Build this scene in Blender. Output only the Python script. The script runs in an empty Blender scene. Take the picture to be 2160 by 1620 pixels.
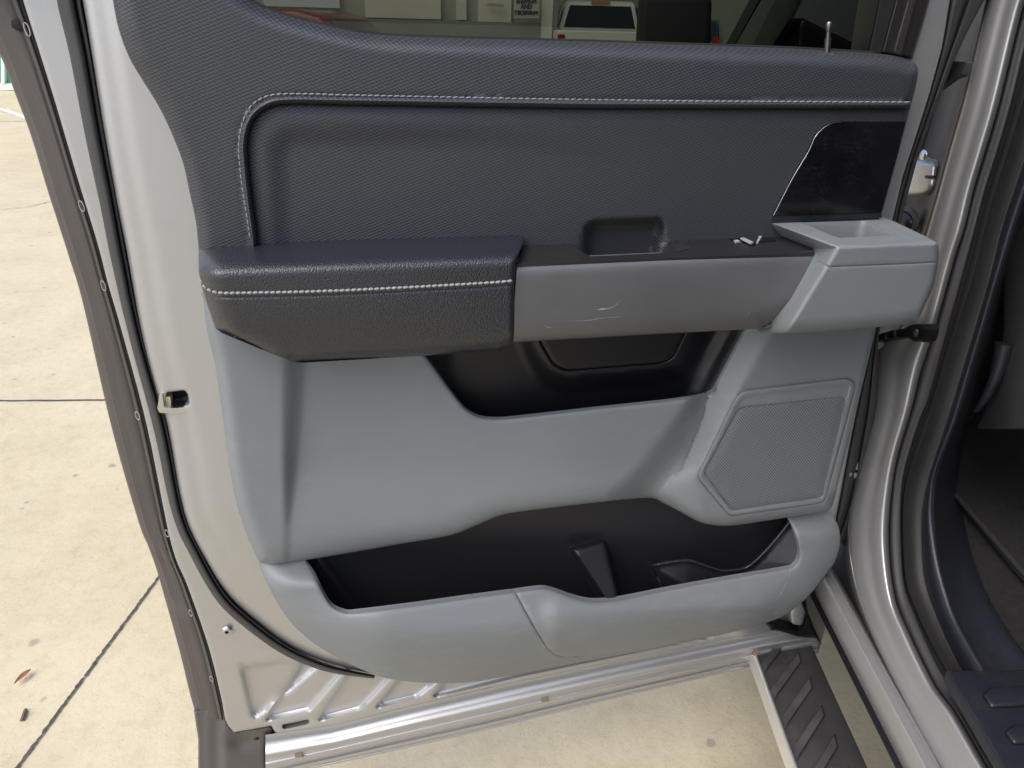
import bpy, bmesh, math, random
import numpy as np
from mathutils import Vector, Matrix
from mathutils.geometry import delaunay_2d_cdt
random.seed(7); rng = np.random.default_rng(7)
S = bpy.context.scene
C = S.collection

# ------------------------------------------------------------ camera
F = 1498.0; CX = 1080.0; CY = 810.0; HY = 45.0
D = 0.85; CZ = 1.50
CAM = np.array([0.0, -D, CZ])
def nrm(v): v = np.asarray(v, float); return v/np.linalg.norm(v)
_zw = nrm((80, F/math.tan(math.atan((CY-HY)/F)), F)) if False else nrm((80.0, F*F/(CY-HY), F))
_xw = np.array((8000.0, CY-HY, -F)); _xw = nrm(_xw - _zw*np.dot(_xw, _zw))
_yw = np.cross(_zw, _xw)
R = np.array([_xw, _yw, _zw])                 # camera vector -> world vector
cam_d = bpy.data.cameras.new('camera'); cam = bpy.data.objects.new('camera', cam_d); C.objects.link(cam)
cam_d.lens = 36.0*F/2160.0; cam_d.sensor_width = 36.0; cam_d.clip_start = 0.02; cam_d.clip_end = 600
M = Matrix.Identity(4)
for i in range(3):
    for j in range(3): M[i][j] = R[i][j]
    M[i][3] = CAM[i]
cam.matrix_world = M
S.camera = cam

# ------------------------------------------------------------ light
SUN_EL, SUN_AZ = 55.0, 0.0
w_ = bpy.data.worlds.new('World'); S.world = w_; w_.use_nodes = True
nt = w_.node_tree; bg = nt.nodes['Background']
sky = nt.nodes.new('ShaderNodeTexSky'); sky.sky_type = 'NISHITA'; sky.sun_disc = False
sun_dir = nrm((-0.55, -0.35, 0.95))           # towards the sun
sky.sun_elevation = math.asin(sun_dir[2]); sky.sun_rotation = math.atan2(sun_dir[0], sun_dir[1])
sky.dust_density = 3.0; sky.air_density = 1.0; sky.ozone_density = 1.0
nt.links.new(sky.outputs[0], bg.inputs[0]); bg.inputs[1].default_value = 0.15
sd_ = bpy.data.lights.new('sun', 'SUN'); sun = bpy.data.objects.new('sun', sd_); C.objects.link(sun)
sd_.energy = 1.15; sd_.angle = math.radians(60); sd_.color = (1.0, 0.94, 0.86)
sun.rotation_euler = Vector(sun_dir).to_track_quat('Z', 'Y').to_euler()
sun.location = (0, 0, 6)
S.view_settings.view_transform = 'Standard'; S.view_settings.look = 'None'
S.view_settings.gamma = 1.0; S.view_settings.exposure = 0.9
S.view_settings.use_curve_mapping = False

# ------------------------------------------------------------ rays (photo pixel -> real point on a real surface)
def dirs(px, py):
    px = np.asarray(px, float); py = np.asarray(py, float)
    v = np.stack([(px-CX)/F, -(py-CY)/F, -np.ones_like(px*1.0+py*0)], -1)
    return v @ R.T
def PW(px, py, w):                            # on the plane w metres in front of the door
    d = dirs(px, py); t = (D - np.asarray(w, float))/d[..., 1]
    return CAM + d*t[..., None]
def wz(px, py, z):
    d = dirs(px, py); t = (z-CZ)/d[..., 2]; return -(-D + t*d[..., 1])
def PZ(px, py, z):
    d = dirs(px, py); t = (z-CZ)/d[..., 2]; return CAM + d*t[..., None]
def plane3(a, b, c):
    n = np.cross(b-a, c-a); return a, n/np.linalg.norm(n)
def wpl(px, py, pl):
    d = dirs(px, py); t = np.dot(pl[0]-CAM, pl[1])/(d @ pl[1]); return -(-D + t*d[..., 1])
AX = dirs(1110, HY); AX = nrm((AX[0], AX[1], 0)); NB = np.array([AX[1], -AX[0], 0.0])
H = PW(1880, 700, -0.03)
def PB(px, py, s):                            # on the vehicle side plane, s metres inboard
    d = dirs(px, py); t = (np.dot(H-CAM, NB)+np.asarray(s, float))/(d @ NB); return CAM + d*t[..., None]
def PF(px, py, t0):                           # t0 metres ahead of the camera along the street
    d = dirs(px, py); t = t0/(d @ AX); return CAM + d*t[..., None]
def BC(a, s, z):                              # vehicle coordinates: a forward of the hinge, s inboard, z up
    p = H + AX*a + NB*s; return np.array([p[0], p[1], z])

# ------------------------------------------------------------ materials
MATS = {}
def lk(nt, a, b): nt.links.new(a, b)
def mat(name, col, rough=0.5, metal=0.0, bump=None, var=0.0, vscale=8.0, coat=0.0, spec=0.5, ecol=None, estr=0, dirt=None):
    """bump: list of (kind, scale, strength, distance)"""
    m = bpy.data.materials.new(name); m.use_nodes = True; nt = m.node_tree
    b = nt.nodes['Principled BSDF']
    b.inputs['Base Color'].default_value = (*col, 1); b.inputs['Roughness'].default_value = rough
    b.inputs['Metallic'].default_value = metal; b.inputs['Coat Weight'].default_value = coat
    b.inputs['Coat Roughness'].default_value = 0.12
    b.inputs['Specular IOR Level'].default_value = spec
    if ecol: b.inputs['Emission Color'].default_value = (*ecol, 1); b.inputs['Emission Strength'].default_value = estr
    tc = nt.nodes.new('ShaderNodeTexCoord')
    if var:
        n = nt.nodes.new('ShaderNodeTexNoise'); n.inputs['Scale'].default_value = vscale; n.inputs['Detail'].default_value = 6
        lk(nt, tc.outputs['Object'], n.inputs['Vector'])
        mr = nt.nodes.new('ShaderNodeMapRange'); lk(nt, n.outputs['Fac'], mr.inputs['Value'])
        mr.inputs['From Min'].default_value = 0.3; mr.inputs['From Max'].default_value = 0.7
        mr.inputs['To Min'].default_value = 1-var; mr.inputs['To Max'].default_value = 1+var
        mx = nt.nodes.new('ShaderNodeVectorMath'); mx.operation = 'SCALE'
        mx.inputs[0].default_value = col; lk(nt, mr.outputs[0], mx.inputs['Scale']); lk(nt, mx.outputs[0], b.inputs['Base Color'])
        mr2 = nt.nodes.new('ShaderNodeMapRange'); lk(nt, n.outputs['Fac'], mr2.inputs['Value'])
        mr2.inputs['To Min'].default_value = max(0.02, rough-0.08); mr2.inputs['To Max'].default_value = min(1, rough+0.08)
        lk(nt, mr2.outputs[0], b.inputs['Roughness'])
    last = None
    for kind, scale, strength, dist in (bump or []):
        if kind == 'noise':
            n = nt.nodes.new('ShaderNodeTexNoise'); n.inputs['Scale'].default_value = scale; n.inputs['Detail'].default_value = 3; o = n.outputs['Fac']
        else:
            n = nt.nodes.new('ShaderNodeTexVoronoi'); n.inputs['Scale'].default_value = scale; n.feature = 'SMOOTH_F1'; n.inputs['Smoothness'].default_value = 0.6; o = n.outputs['Distance']
        lk(nt, tc.outputs['Object'], n.inputs['Vector'])
        bp = nt.nodes.new('ShaderNodeBump'); bp.inputs['Strength'].default_value = strength; bp.inputs['Distance'].default_value = dist
        if kind == 'cell': bp.invert = True
        lk(nt, o, bp.inputs['Height'])
        if last: lk(nt, last.outputs[0], bp.inputs['Normal'])
        last = bp
    if last: lk(nt, last.outputs[0], b.inputs['Normal'])
    MATS[name] = m; return m

def dust(m, col, scale=(60, 60, 60), lo=0.55, hi=0.8, amt=0.5, rough=None):
    """light settled dust and scuffs over the base colour"""
    nt = m.node_tree; b = nt.nodes['Principled BSDF']; tc = nt.nodes.new('ShaderNodeTexCoord'); mp = nt.nodes.new('ShaderNodeMapping')
    mp.inputs['Scale'].default_value = scale; lk(nt, tc.outputs['Object'], mp.inputs[0])
    a = nt.nodes.new('ShaderNodeTexNoise'); a.inputs['Scale'].default_value = 1; a.inputs['Detail'].default_value = 8; a.inputs['Roughness'].default_value = 0.72; lk(nt, mp.outputs[0], a.inputs['Vector'])
    c = nt.nodes.new('ShaderNodeTexNoise'); c.inputs['Scale'].default_value = 0.12; c.inputs['Detail'].default_value = 3; lk(nt, mp.outputs[0], c.inputs['Vector'])
    r = nt.nodes.new('ShaderNodeMapRange'); r.inputs['From Min'].default_value = lo; r.inputs['From Max'].default_value = hi; lk(nt, a.outputs['Fac'], r.inputs['Value'])
    r2 = nt.nodes.new('ShaderNodeMapRange'); r2.inputs['From Min'].default_value = 0.38; r2.inputs['From Max'].default_value = 0.62; r2.inputs['To Max'].default_value = amt; lk(nt, c.outputs['Fac'], r2.inputs['Value'])
    mu = nt.nodes.new('ShaderNodeMath'); mu.operation = 'MULTIPLY'; lk(nt, r.outputs[0], mu.inputs[0]); lk(nt, r2.outputs[0], mu.inputs[1])
    mx = nt.nodes.new('ShaderNodeMixRGB'); lk(nt, mu.outputs[0], mx.inputs[0]); mx.inputs[2].default_value = (*col, 1)
    if b.inputs['Base Color'].is_linked:
        src = b.inputs['Base Color'].links[0].from_socket; lk(nt, src, mx.inputs[1])
    else: mx.inputs[1].default_value = b.inputs['Base Color'].default_value
    lk(nt, mx.outputs[0], b.inputs['Base Color']); return m

def lattice(m, pitch, ang1, ang2, lo, hi, strength, dist, thr=None):
    """woven / perforated lattice over the door plane (x,z): product of two wave families"""
    nt = m.node_tree; b = nt.nodes['Principled BSDF']; tc = nt.nodes.new('ShaderNodeTexCoord')
    sp = nt.nodes.new('ShaderNodeSeparateXYZ'); lk(nt, tc.outputs['Object'], sp.inputs[0])
    def ma(op, a, c=None):
        n = nt.nodes.new('ShaderNodeMath'); n.operation = op
        for i, v in enumerate((a, c)):
            if v is None: continue
            if isinstance(v, (int, float)): n.inputs[i].default_value = v
            else: lk(nt, v, n.inputs[i])
        return n.outputs[0]
    def wave(ang, p):
        k = 2*math.pi/p
        return ma('SINE', ma('ADD', ma('MULTIPLY', sp.outputs['X'], k*math.cos(ang)), ma('MULTIPLY', sp.outputs['Z'], k*math.sin(ang))))
    s = ma('MULTIPLY', ma('ADD', wave(math.radians(ang1), pitch), wave(math.radians(ang2), pitch)), 0.5)
    h = ma('ADD', ma('MULTIPLY', s, 0.5), 0.5)
    ramp = nt.nodes.new('ShaderNodeValToRGB'); e = ramp.color_ramp.elements
    if thr: e[0].position, e[1].position = thr
    e[0].color = (*lo, 1); e[1].color = (*hi, 1)
    lk(nt, h, ramp.inputs[0]); lk(nt, ramp.outputs[0], b.inputs['Base Color'])
    bp = nt.nodes.new('ShaderNodeBump'); bp.inputs['Strength'].default_value = strength; bp.inputs['Distance'].default_value = dist
    lk(nt, h, bp.inputs['Height']); lk(nt, bp.outputs[0], b.inputs['Normal'])
    return m

GREY = (0.163, 0.180, 0.192)
m_grey = mat('grey_plastic', GREY, 0.52, bump=[('noise', 1400, 0.25, 0.0004)], var=0.04, vscale=5)
m_pad = lattice(mat('textured_pad', (0.05, 0.053, 0.06), 0.5), 0.0031, 110, 50, (0.016, 0.0175, 0.022), (0.052, 0.057, 0.066), 0.6, 0.0005)
m_grille = lattice(mat('speaker_mesh', GREY, 0.5), 0.0031, 108, 42, (0.025, 0.032, 0.042), (0.19, 0.21, 0.225), 0.8, 0.0008, (0.30, 0.52))
m_leather = mat('grained_vinyl', (0.019, 0.0215, 0.028), 0.3, bump=[('cell', 620, 0.8, 0.0008), ('noise', 60, 0.1, 0.001)], coat=0.2)
m_black = mat('black_plastic', (0.006, 0.006, 0.0085), 0.42, bump=[('noise', 1600, 0.3, 0.0004)])
m_bezel = mat('dark_switch_plastic', (0.018, 0.017, 0.018), 0.38, bump=[('noise', 1200, 0.15, 0.0003)])
m_gloss = mat('gloss_black', (0.006, 0.006, 0.007), 0.22, var=0.3, vscale=14, coat=0.3)
m_trim = mat('satin_metal_trim', (0.118, 0.119, 0.124), 0.4, 0.3, bump=[('noise', 900, 0.12, 0.0003)], var=0.06, vscale=9)
m_chrome = mat('chrome', (0.7, 0.72, 0.75), 0.15, 1.0)
m_steel = mat('steel', (0.55, 0.56, 0.58), 0.3, 1.0, var=0.1, vscale=30)
m_paint = mat('silver_paint', (0.43, 0.435, 0.445), 0.42, 0.68, bump=[('noise', 2200, 0.12, 0.0002), ('noise', 9, 0.03, 0.004)], coat=0.22)
m_seal = mat('rubber_seal', (0.03, 0.03, 0.032), 0.6, bump=[('noise', 300, 0.2, 0.0005)])
m_edge = mat('edge_seal_plastic', (0.068, 0.060, 0.056), 0.48, bump=[('noise', 700, 0.2, 0.0004)], var=0.1, vscale=6)
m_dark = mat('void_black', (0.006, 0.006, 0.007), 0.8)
m_thread = mat('grey_thread', (0.2, 0.215, 0.23), 0.7)
m_navy = mat('sill_trim_plastic', (0.014, 0.016, 0.023), 0.38, bump=[('cell', 700, 0.5, 0.0005)])
m_carpet = mat('carpet', (0.012, 0.012, 0.0125), 0.95, bump=[('noise', 700, 1.0, 0.004)], var=0.5, vscale=90)
m_seat = mat('seat_fabric', (0.019, 0.019, 0.021), 0.9, bump=[('noise', 900, 0.7, 0.001)], var=0.15, vscale=60)
m_tread = mat('tread_rubber', (0.026, 0.026, 0.028), 0.62, bump=[('noise', 600, 0.5, 0.001)], var=0.25, vscale=12)
m_treadtop = mat('tread_rib_rubber', (0.045, 0.045, 0.047), 0.65, bump=[('noise', 600, 0.6, 0.001)], var=0.35, vscale=30)
m_black_metal = mat('black_steel', (0.015, 0.015, 0.016), 0.35, 0.6, bump=[('noise', 120, 0.4, 0.002)])
m_scratch = mat('scratch', (0.33, 0.33, 0.34), 0.5, 0.2)

def glass(name, tint, refl=0.06):
    m = bpy.data.materials.new(name); m.use_nodes = True; nt = m.node_tree
    for n in list(nt.nodes): nt.nodes.remove(n)
    o = nt.nodes.new('ShaderNodeOutputMaterial'); mx = nt.nodes.new('ShaderNodeMixShader')
    t = nt.nodes.new('ShaderNodeBsdfTransparent'); t.inputs[0].default_value = (*tint, 1)
    g = nt.nodes.new('ShaderNodeBsdfGlossy'); g.inputs['Roughness'].default_value = 0.01; g.inputs['Color'].default_value = (0.8, 0.85, 0.9, 1)
    fr = nt.nodes.new('ShaderNodeFresnel'); fr.inputs[0].default_value = 1.45
    lk(nt, fr.outputs[0], mx.inputs[0]); lk(nt, t.outputs[0], mx.inputs[1]); lk(nt, g.outputs[0], mx.inputs[2]); lk(nt, mx.outputs[0], o.inputs[0])
    return m
m_glass = glass('tinted_glass', (0.10, 0.108, 0.09))
m_glass2 = glass('cab_glass', (0.10, 0.11, 0.10))

dust(m_gloss, (0.05, 0.045, 0.05), (240, 240, 420), 0.5, 0.8, 0.5)
dust(m_grey, (0.29, 0.29, 0.28), (25, 25, 70), 0.5, 0.8, 0.35)
dust(m_trim, (0.19, 0.185, 0.18), (40, 40, 160), 0.52, 0.75, 0.35)
dust(m_tread, (0.10, 0.092, 0.08), (30, 30, 30), 0.45, 0.75, 0.6)
dust(m_paint, (0.36, 0.33, 0.29), (12, 12, 40), 0.52, 0.78, 0.35)
dust(m_black, (0.03, 0.03, 0.03), (120, 120, 120), 0.58, 0.7, 0.4)
dust(m_navy, (0.05, 0.05, 0.05), (60, 60, 60), 0.5, 0.75, 0.4)
# concrete
def concrete():
    m = bpy.data.materials.new('concrete'); m.use_nodes = True; nt = m.node_tree; b = nt.nodes['Principled BSDF']
    b.inputs['Roughness'].default_value = 0.85
    tc = nt.nodes.new('ShaderNodeTexCoord')
    def noise(sc, det, rough=0.55):
        n = nt.nodes.new('ShaderNodeTexNoise'); n.inputs['Scale'].default_value = sc; n.inputs['Detail'].default_value = det
        n.inputs['Roughness'].default_value = rough; lk(nt, tc.outputs['Object'], n.inputs['Vector']); return n
    def ramp(src, p0, c0, p1, c1):
        r = nt.nodes.new('ShaderNodeValToRGB'); e = r.color_ramp.elements
        e[0].position = p0; e[0].color = (*c0, 1); e[1].position = p1; e[1].color = (*c1, 1); lk(nt, src, r.inputs[0]); return r
    def mul(a, c):
        x = nt.nodes.new('ShaderNodeMixRGB'); x.blend_type = 'MULTIPLY'; x.inputs[0].default_value = 1
        lk(nt, a.outputs[0], x.inputs[1]); lk(nt, c.outputs[0], x.inputs[2]); return x
    base = ramp(noise(1.3, 8, 0.65).outputs['Fac'], 0.25, (0.49, 0.425, 0.285), 0.75, (0.565, 0.50, 0.355))
    mot = ramp(noise(22, 8, 0.7).outputs['Fac'], 0.28, (0.86, 0.85, 0.82), 0.52, (1, 1, 1))
    speck = ramp(noise(170, 3).outputs['Fac'], 0.26, (0.55, 0.52, 0.47), 0.37, (1, 1, 1))
    # gum spots
    v = nt.nodes.new('ShaderNodeTexVoronoi'); v.inputs['Scale'].default_value = 8.0; v.inputs['Randomness'].default_value = 1
    nz = noise(30, 3); mixv = nt.nodes.new('ShaderNodeMixRGB'); mixv.inputs[0].default_value = 0.015
    lk(nt, tc.outputs['Object'], mixv.inputs[1]); lk(nt, nz.outputs['Color'], mixv.inputs[2]); lk(nt, mixv.outputs[0], v.inputs['Vector'])
    spot = ramp(v.outputs['Distance'], 0.075, (0.66, 0.67, 0.72), 0.12, (1, 1, 1))
    gate = ramp(noise(2.2, 2).outputs['Fac'], 0.40, (0, 0, 0), 0.46, (1, 1, 1))
    big = ramp(noise(3.1, 6, 0.7).outputs['Fac'], 0.36, (0.92, 0.915, 0.90), 0.56, (1, 1, 1))
    mg = nt.nodes.new('ShaderNodeMixRGB'); lk(nt, gate.outputs[0], mg.inputs[0]); mg.inputs[1].default_value = (1, 1, 1, 1); lk(nt, spot.outputs[0], mg.inputs[2])
    out = mul(mul(mul(mul(base, mot), speck), mg), big)
    lk(nt, out.outputs[0], b.inputs['Base Color'])
    bp = nt.nodes.new('ShaderNodeBump'); bp.inputs['Strength'].default_value = 0.5; bp.inputs['Distance'].default_value = 0.005
    lk(nt, noise(60, 8, 0.7).outputs['Fac'], bp.inputs['Height']); lk(nt, bp.outputs[0], b.inputs['Normal'])
    return m
m_conc = concrete()

# ------------------------------------------------------------ object helpers
ORG = {}
def tag(o, label=None, cat=None, group=None, kind=None):
    if label: o['label'] = label
    if cat: o['category'] = cat
    if group: o['group'] = group
    if kind: o['kind'] = kind
    return o
def thing(name, label, cat, loc, group=None):
    o = bpy.data.objects.new(name, None); C.objects.link(o); o.location = loc; ORG[o.name] = np.array(loc, float)
    o.empty_display_size = 0.1
    return tag(o, label, cat, group)
def obj(name, V, Fc, m, parent=None, smooth=True, angle=38, weld=False):
    V = np.asarray(V, float)
    if parent is not None and parent.parent is not None and parent.parent.parent is not None: parent = parent.parent
    if parent is not None: org = ORG[parent.name]
    else:
        lo, hi = V.min(0), V.max(0); org = np.array([(lo[0]+hi[0])/2, (lo[1]+hi[1])/2, lo[2]])
    me = bpy.data.meshes.new(name); me.from_pydata([tuple(v) for v in V-org], [], [tuple(int(i) for i in f) for f in Fc])
    bm = bmesh.new(); bm.from_mesh(me)
    if weld: bmesh.ops.remove_doubles(bm, verts=bm.verts, dist=1e-6)
    bmesh.ops.recalc_face_normals(bm, faces=bm.faces)
    bm.to_mesh(me); bm.free()
    me.materials.append(m)
    if smooth:
        me.shade_smooth(); me.set_sharp_from_angle(angle=math.radians(angle))
    o = bpy.data.objects.new(name, me); C.objects.link(o)
    if parent is not None: o.parent = parent; ORG[o.name] = org
    else: o.location = org; ORG[o.name] = org
    return o

def cr(pts, n=8, closed=False):
    P = np.array(pts, float); N = len(P); out = []
    rngi = range(N if closed else N-1)
    for i in rngi:
        p1, p2 = P[i], P[(i+1) % N]
        p0 = P[(i-1) % N] if (closed or i > 0) else 2*p1-p2
        p3 = P[(i+2) % N] if (closed or i < N-2) else 2*p2-p1
        for k in range(n):
            t = k/n
            out.append(0.5*((2*p1)+(-p0+p2)*t+(2*p0-5*p1+4*p2-p3)*t*t+(-p0+3*p1-3*p2+p3)*t**3))
    if not closed: out.append(P[-1])
    return np.array(out)
def rp(pts):
    """polygon with rounded corners: (x, y[, r])"""
    P = [np.array(p[:2], float) for p in pts]; r = [p[2] if len(p) > 2 else 0 for p in pts]; N = len(P); out = []
    for i in range(N):
        if r[i] <= 0: out.append(P[i]); continue
        a, b, c = P[i-1], P[i], P[(i+1) % N]
        la, lc = np.linalg.norm(a-b), np.linalg.norm(c-b); q = min(r[i], la*0.49, lc*0.49)
        s = b+(a-b)/la*q; e = b+(c-b)/lc*q
        for k in range(7):
            t = k/6; out.append((1-t)**2*s+2*t*(1-t)*b+t*t*e)
    return np.array(out)
def resamp(P, step, closed=True):
    P = np.asarray(P, float); out = []; N = len(P)
    for i in range(N if closed else N-1):
        a, b = P[i], P[(i+1) % N]; L = np.linalg.norm(b-a)
        if L < 1e-6: continue
        k = max(1, int(round(L/step)))
        for j in range(k): out.append(a+(b-a)*j/k)
    if not closed: out.append(P[-1])
    return np.array(out)
def rsn(P, n):
    """resample open polyline to n points by arc length"""
    P = np.asarray(P, float); L = np.r_[0, np.cumsum(np.linalg.norm(np.diff(P, axis=0), axis=1))]
    t = np.linspace(0, L[-1], n); return np.stack([np.interp(t, L, P[:, k]) for k in range(P.shape[1])], -1)
def pd(P, x, y, closed=False):
    P = np.asarray(P, float); best = np.full(x.shape, 1e9); N = len(P)
    for i in range(N if closed else N-1):
        a, b = P[i], P[(i+1) % N]; d = b-a; L2 = d@d
        if L2 < 1e-9: continue
        t = np.clip(((x-a[0])*d[0]+(y-a[1])*d[1])/L2, 0, 1)
        best = np.minimum(best, (x-a[0]-t*d[0])**2+(y-a[1]-t*d[1])**2)
    return np.sqrt(best)
def inside(P, x, y):
    P = np.asarray(P, float); c = np.zeros(x.shape, bool); N = len(P); j = N-1
    for i in range(N):
        xi, yi, xj, yj = P[i, 0], P[i, 1], P[j, 0], P[j, 1]
        if yi != yj: c ^= ((yi > y) != (yj > y)) & (x < (xj-xi)*(y-yi)/(yj-yi)+xi)
        j = i
    return c
def sdf(P, x, y):
    d = pd(P, x, y, True); return np.where(inside(P, x, y), d, -d)
def ss(t): t = np.clip(t, 0, 1); return t*t*(3-2*t)
def roll(d, Rr, h): u = 1-np.clip(d/Rr, 0, 1); return h*(1-np.sqrt(np.maximum(0, 1-u*u)))
def smin(a, b, k): h = np.clip(0.5+0.5*(b-a)/k, 0, 1); return b*(1-h)+a*h-k*h*(1-h)
def smax(a, b, k): return -smin(-a, -b, k)
def lin(pts, y):                               # x as a function of y along a line list
    p = sorted(pts, key=lambda q: q[1]); return np.interp(y, [q[1] for q in p], [q[0] for q in p])

def hf(name, outline, wfun, m, parent, step=9, holes=(), skirt=0.012, hskirt=None, rings=(1.2, 3, 5.5, 9), feats=(), bstep=None, angle=38, P=PW, back=None):
    bstep = bstep or max(3.0, step*0.7)
    loops = [resamp(outline, bstep)]+[resamp(h, bstep) for h in holes]
    x0, y0 = loops[0].min(0); x1, y1 = loops[0].max(0)
    xs = np.arange(x0, x1, step); ys = np.arange(y0, y1, step*0.87)
    gx, gy = np.meshgrid(xs, ys); gx = gx+(np.arange(len(ys)) % 2)[:, None]*step*0.5
    gx = gx.ravel()+rng.normal(0, 0.05*step, gx.size); gy = gy.ravel()+rng.normal(0, 0.05*step, gy.size)
    def sdall(x, y):
        s = sdf(loops[0], x, y)
        for h in loops[1:]: s = np.minimum(s, -sdf(h, x, y))
        return s
    sg = sdall(gx, gy); maxr = max(rings) if rings else 0
    keep = sg > max(maxr+step*0.45, 0.5*step); G = np.stack([gx[keep], gy[keep]], -1)
    extra = []
    for lp in loops:
        t = np.roll(lp, -1, 0)-np.roll(lp, 1, 0); L = np.linalg.norm(t, axis=1, keepdims=True); L[L == 0] = 1; n = np.stack([-t[:, 1], t[:, 0]], -1)/L
        for r in rings:
            for sgn in (1, -1):
                q = lp+n*r*sgn; s = sdall(q[:, 0], q[:, 1]); extra.append(q[(s > r*0.9)])
    for fp, offs in feats:
        fr = resamp(fp, max(4, bstep), closed=False); t = np.gradient(fr, axis=0); L = np.linalg.norm(t, axis=1, keepdims=True); L[L == 0] = 1
        n = np.stack([-t[:, 1], t[:, 0]], -1)/L
        if len(G):
            dd = pd(fr, G[:, 0], G[:, 1]); G = G[dd > max(abs(o) for o in offs)+step*0.4]
        for of in offs:
            q = fr+n*of; s = sdall(q[:, 0], q[:, 1]); extra.append(q[s > 1.0])
    if extra:
        E = np.concatenate(extra)
        if len(E):
            # thin out near duplicates
            key = np.round(E/1.1).astype(int); _, idx = np.unique(key, axis=0, return_index=True); E = E[idx]; G = np.concatenate([G, E])
    pts = []; edges = []; base = 0
    for lp in loops:
        n = len(lp); pts += [Vector(p) for p in lp]; edges += [(base+i, base+(i+1) % n) for i in range(n)]; base += n
    pts += [Vector(p) for p in G]
    V2, E2, F2, ov, oe, of_ = delaunay_2d_cdt(pts, edges, [], 1, 1e-4)
    V2 = np.array([(v.x, v.y) for v in V2]); T = []
    tri = np.array([f for f in F2 if len(f) == 3])
    cx = V2[tri].mean(1); ok = sdall(cx[:, 0], cx[:, 1]) > 0; tri = tri[ok]
    d = np.maximum(sdall(V2[:, 0], V2[:, 1]), 0)
    w = wfun(V2[:, 0], V2[:, 1], d) if callable(wfun) else np.full(len(V2), float(wfun))
    V3 = P(V2[:, 0], V2[:, 1], w)
    V = [tuple(v) for v in V3]; Fc = [tuple(t) for t in tri]
    # skirts on boundary edges
    cnt = {}
    for t in tri:
        for a, b in ((t[0], t[1]), (t[1], t[2]), (t[2], t[0])):
            cnt[(a, b)] = 1
    bound = [(a, b) for (a, b) in cnt if (b, a) not in cnt]
    bk = np.array([0, 1.0, 0]) if back is None else np.array(back)
    if skirt:
        new = {}
        def dup(i):
            if i not in new:
                new[i] = len(V); V.append(tuple(V3[i]+bk*(skirt(V2[i, 0], V2[i, 1]) if callable(skirt) else skirt)))
            return new[i]
        for a, b in bound:
            Fc.append((b, a, dup(a), dup(b)))
    return obj(name, V, Fc, m, parent, angle=angle)

def loft(name, rows, m, parent, sub=1, closed=False, angle=50, cap=False):
    rows = np.array(rows)                       # k x n x 3
    if sub > 1:
        k = len(rows); out = []
        for i in range(k-1):
            p1, p2 = rows[i], rows[i+1]; p0 = rows[i-1] if i > 0 else 2*p1-p2; p3 = rows[i+2] if i < k-2 else 2*p2-p1
            for j in range(sub):
                t = j/sub; out.append(0.5*((2*p1)+(-p0+p2)*t+(2*p0-5*p1+4*p2-p3)*t*t+(-p0+3*p1-3*p2+p3)*t**3))
        out.append(rows[-1]); rows = np.array(out)
    k, n, _ = rows.shape; V = rows.reshape(-1, 3); Fc = []
    for i in range(k-1):
        for j in range(n if closed else n-1):
            a, b = i*n+j, i*n+(j+1) % n; Fc.append((a, b, b+n, a+n))
    if cap: Fc.append(tuple(range((k-1)*n, k*n)))
    return obj(name, V, Fc, m, parent, angle=angle)
def row(pts, fn, val, n=70, smooth=True):
    P = cr(pts, 8) if smooth else np.array(pts, float)
    P = rsn(P, n); v = np.interp(np.linspace(0, 1, n), np.linspace(0, 1, len(val)), val) if isinstance(val, (list, tuple)) else np.full(n, float(val))
    return fn(P[:, 0], P[:, 1], v)
def tube_geo(P, r, k=8, flat=1.0, up=(0, -1, 0)):
    P = np.asarray(P, float); n = len(P); r = np.full(n, r) if np.isscalar(r) else np.asarray(r)
    T = np.gradient(P, axis=0); T /= np.linalg.norm(T, axis=1, keepdims=True)+1e-12
    U = np.array(up, float); V = []
    for i in range(n):
        s = np.cross(T[i], U); s /= np.linalg.norm(s)+1e-12; u = np.cross(s, T[i])
        for j in range(k):
            a = 2*math.pi*j/k; V.append(P[i]+r[i]*(math.cos(a)*s+math.sin(a)*u*flat))
    Fc = []
    for i in range(n-1):
        for j in range(k):
            a, b = i*k+j, i*k+(j+1) % k; Fc.append((a, b, b+k, a+k))
    Fc.append(tuple(range(k))); Fc.append(tuple(range((n-1)*k, n*k)))
    return V, Fc
def tube(name, P, r, m, parent, k=8, flat=1.0, up=(0, -1, 0)):
    V, Fc = tube_geo(P, r, k, flat, up); return obj(name, V, Fc, m, parent)
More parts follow.
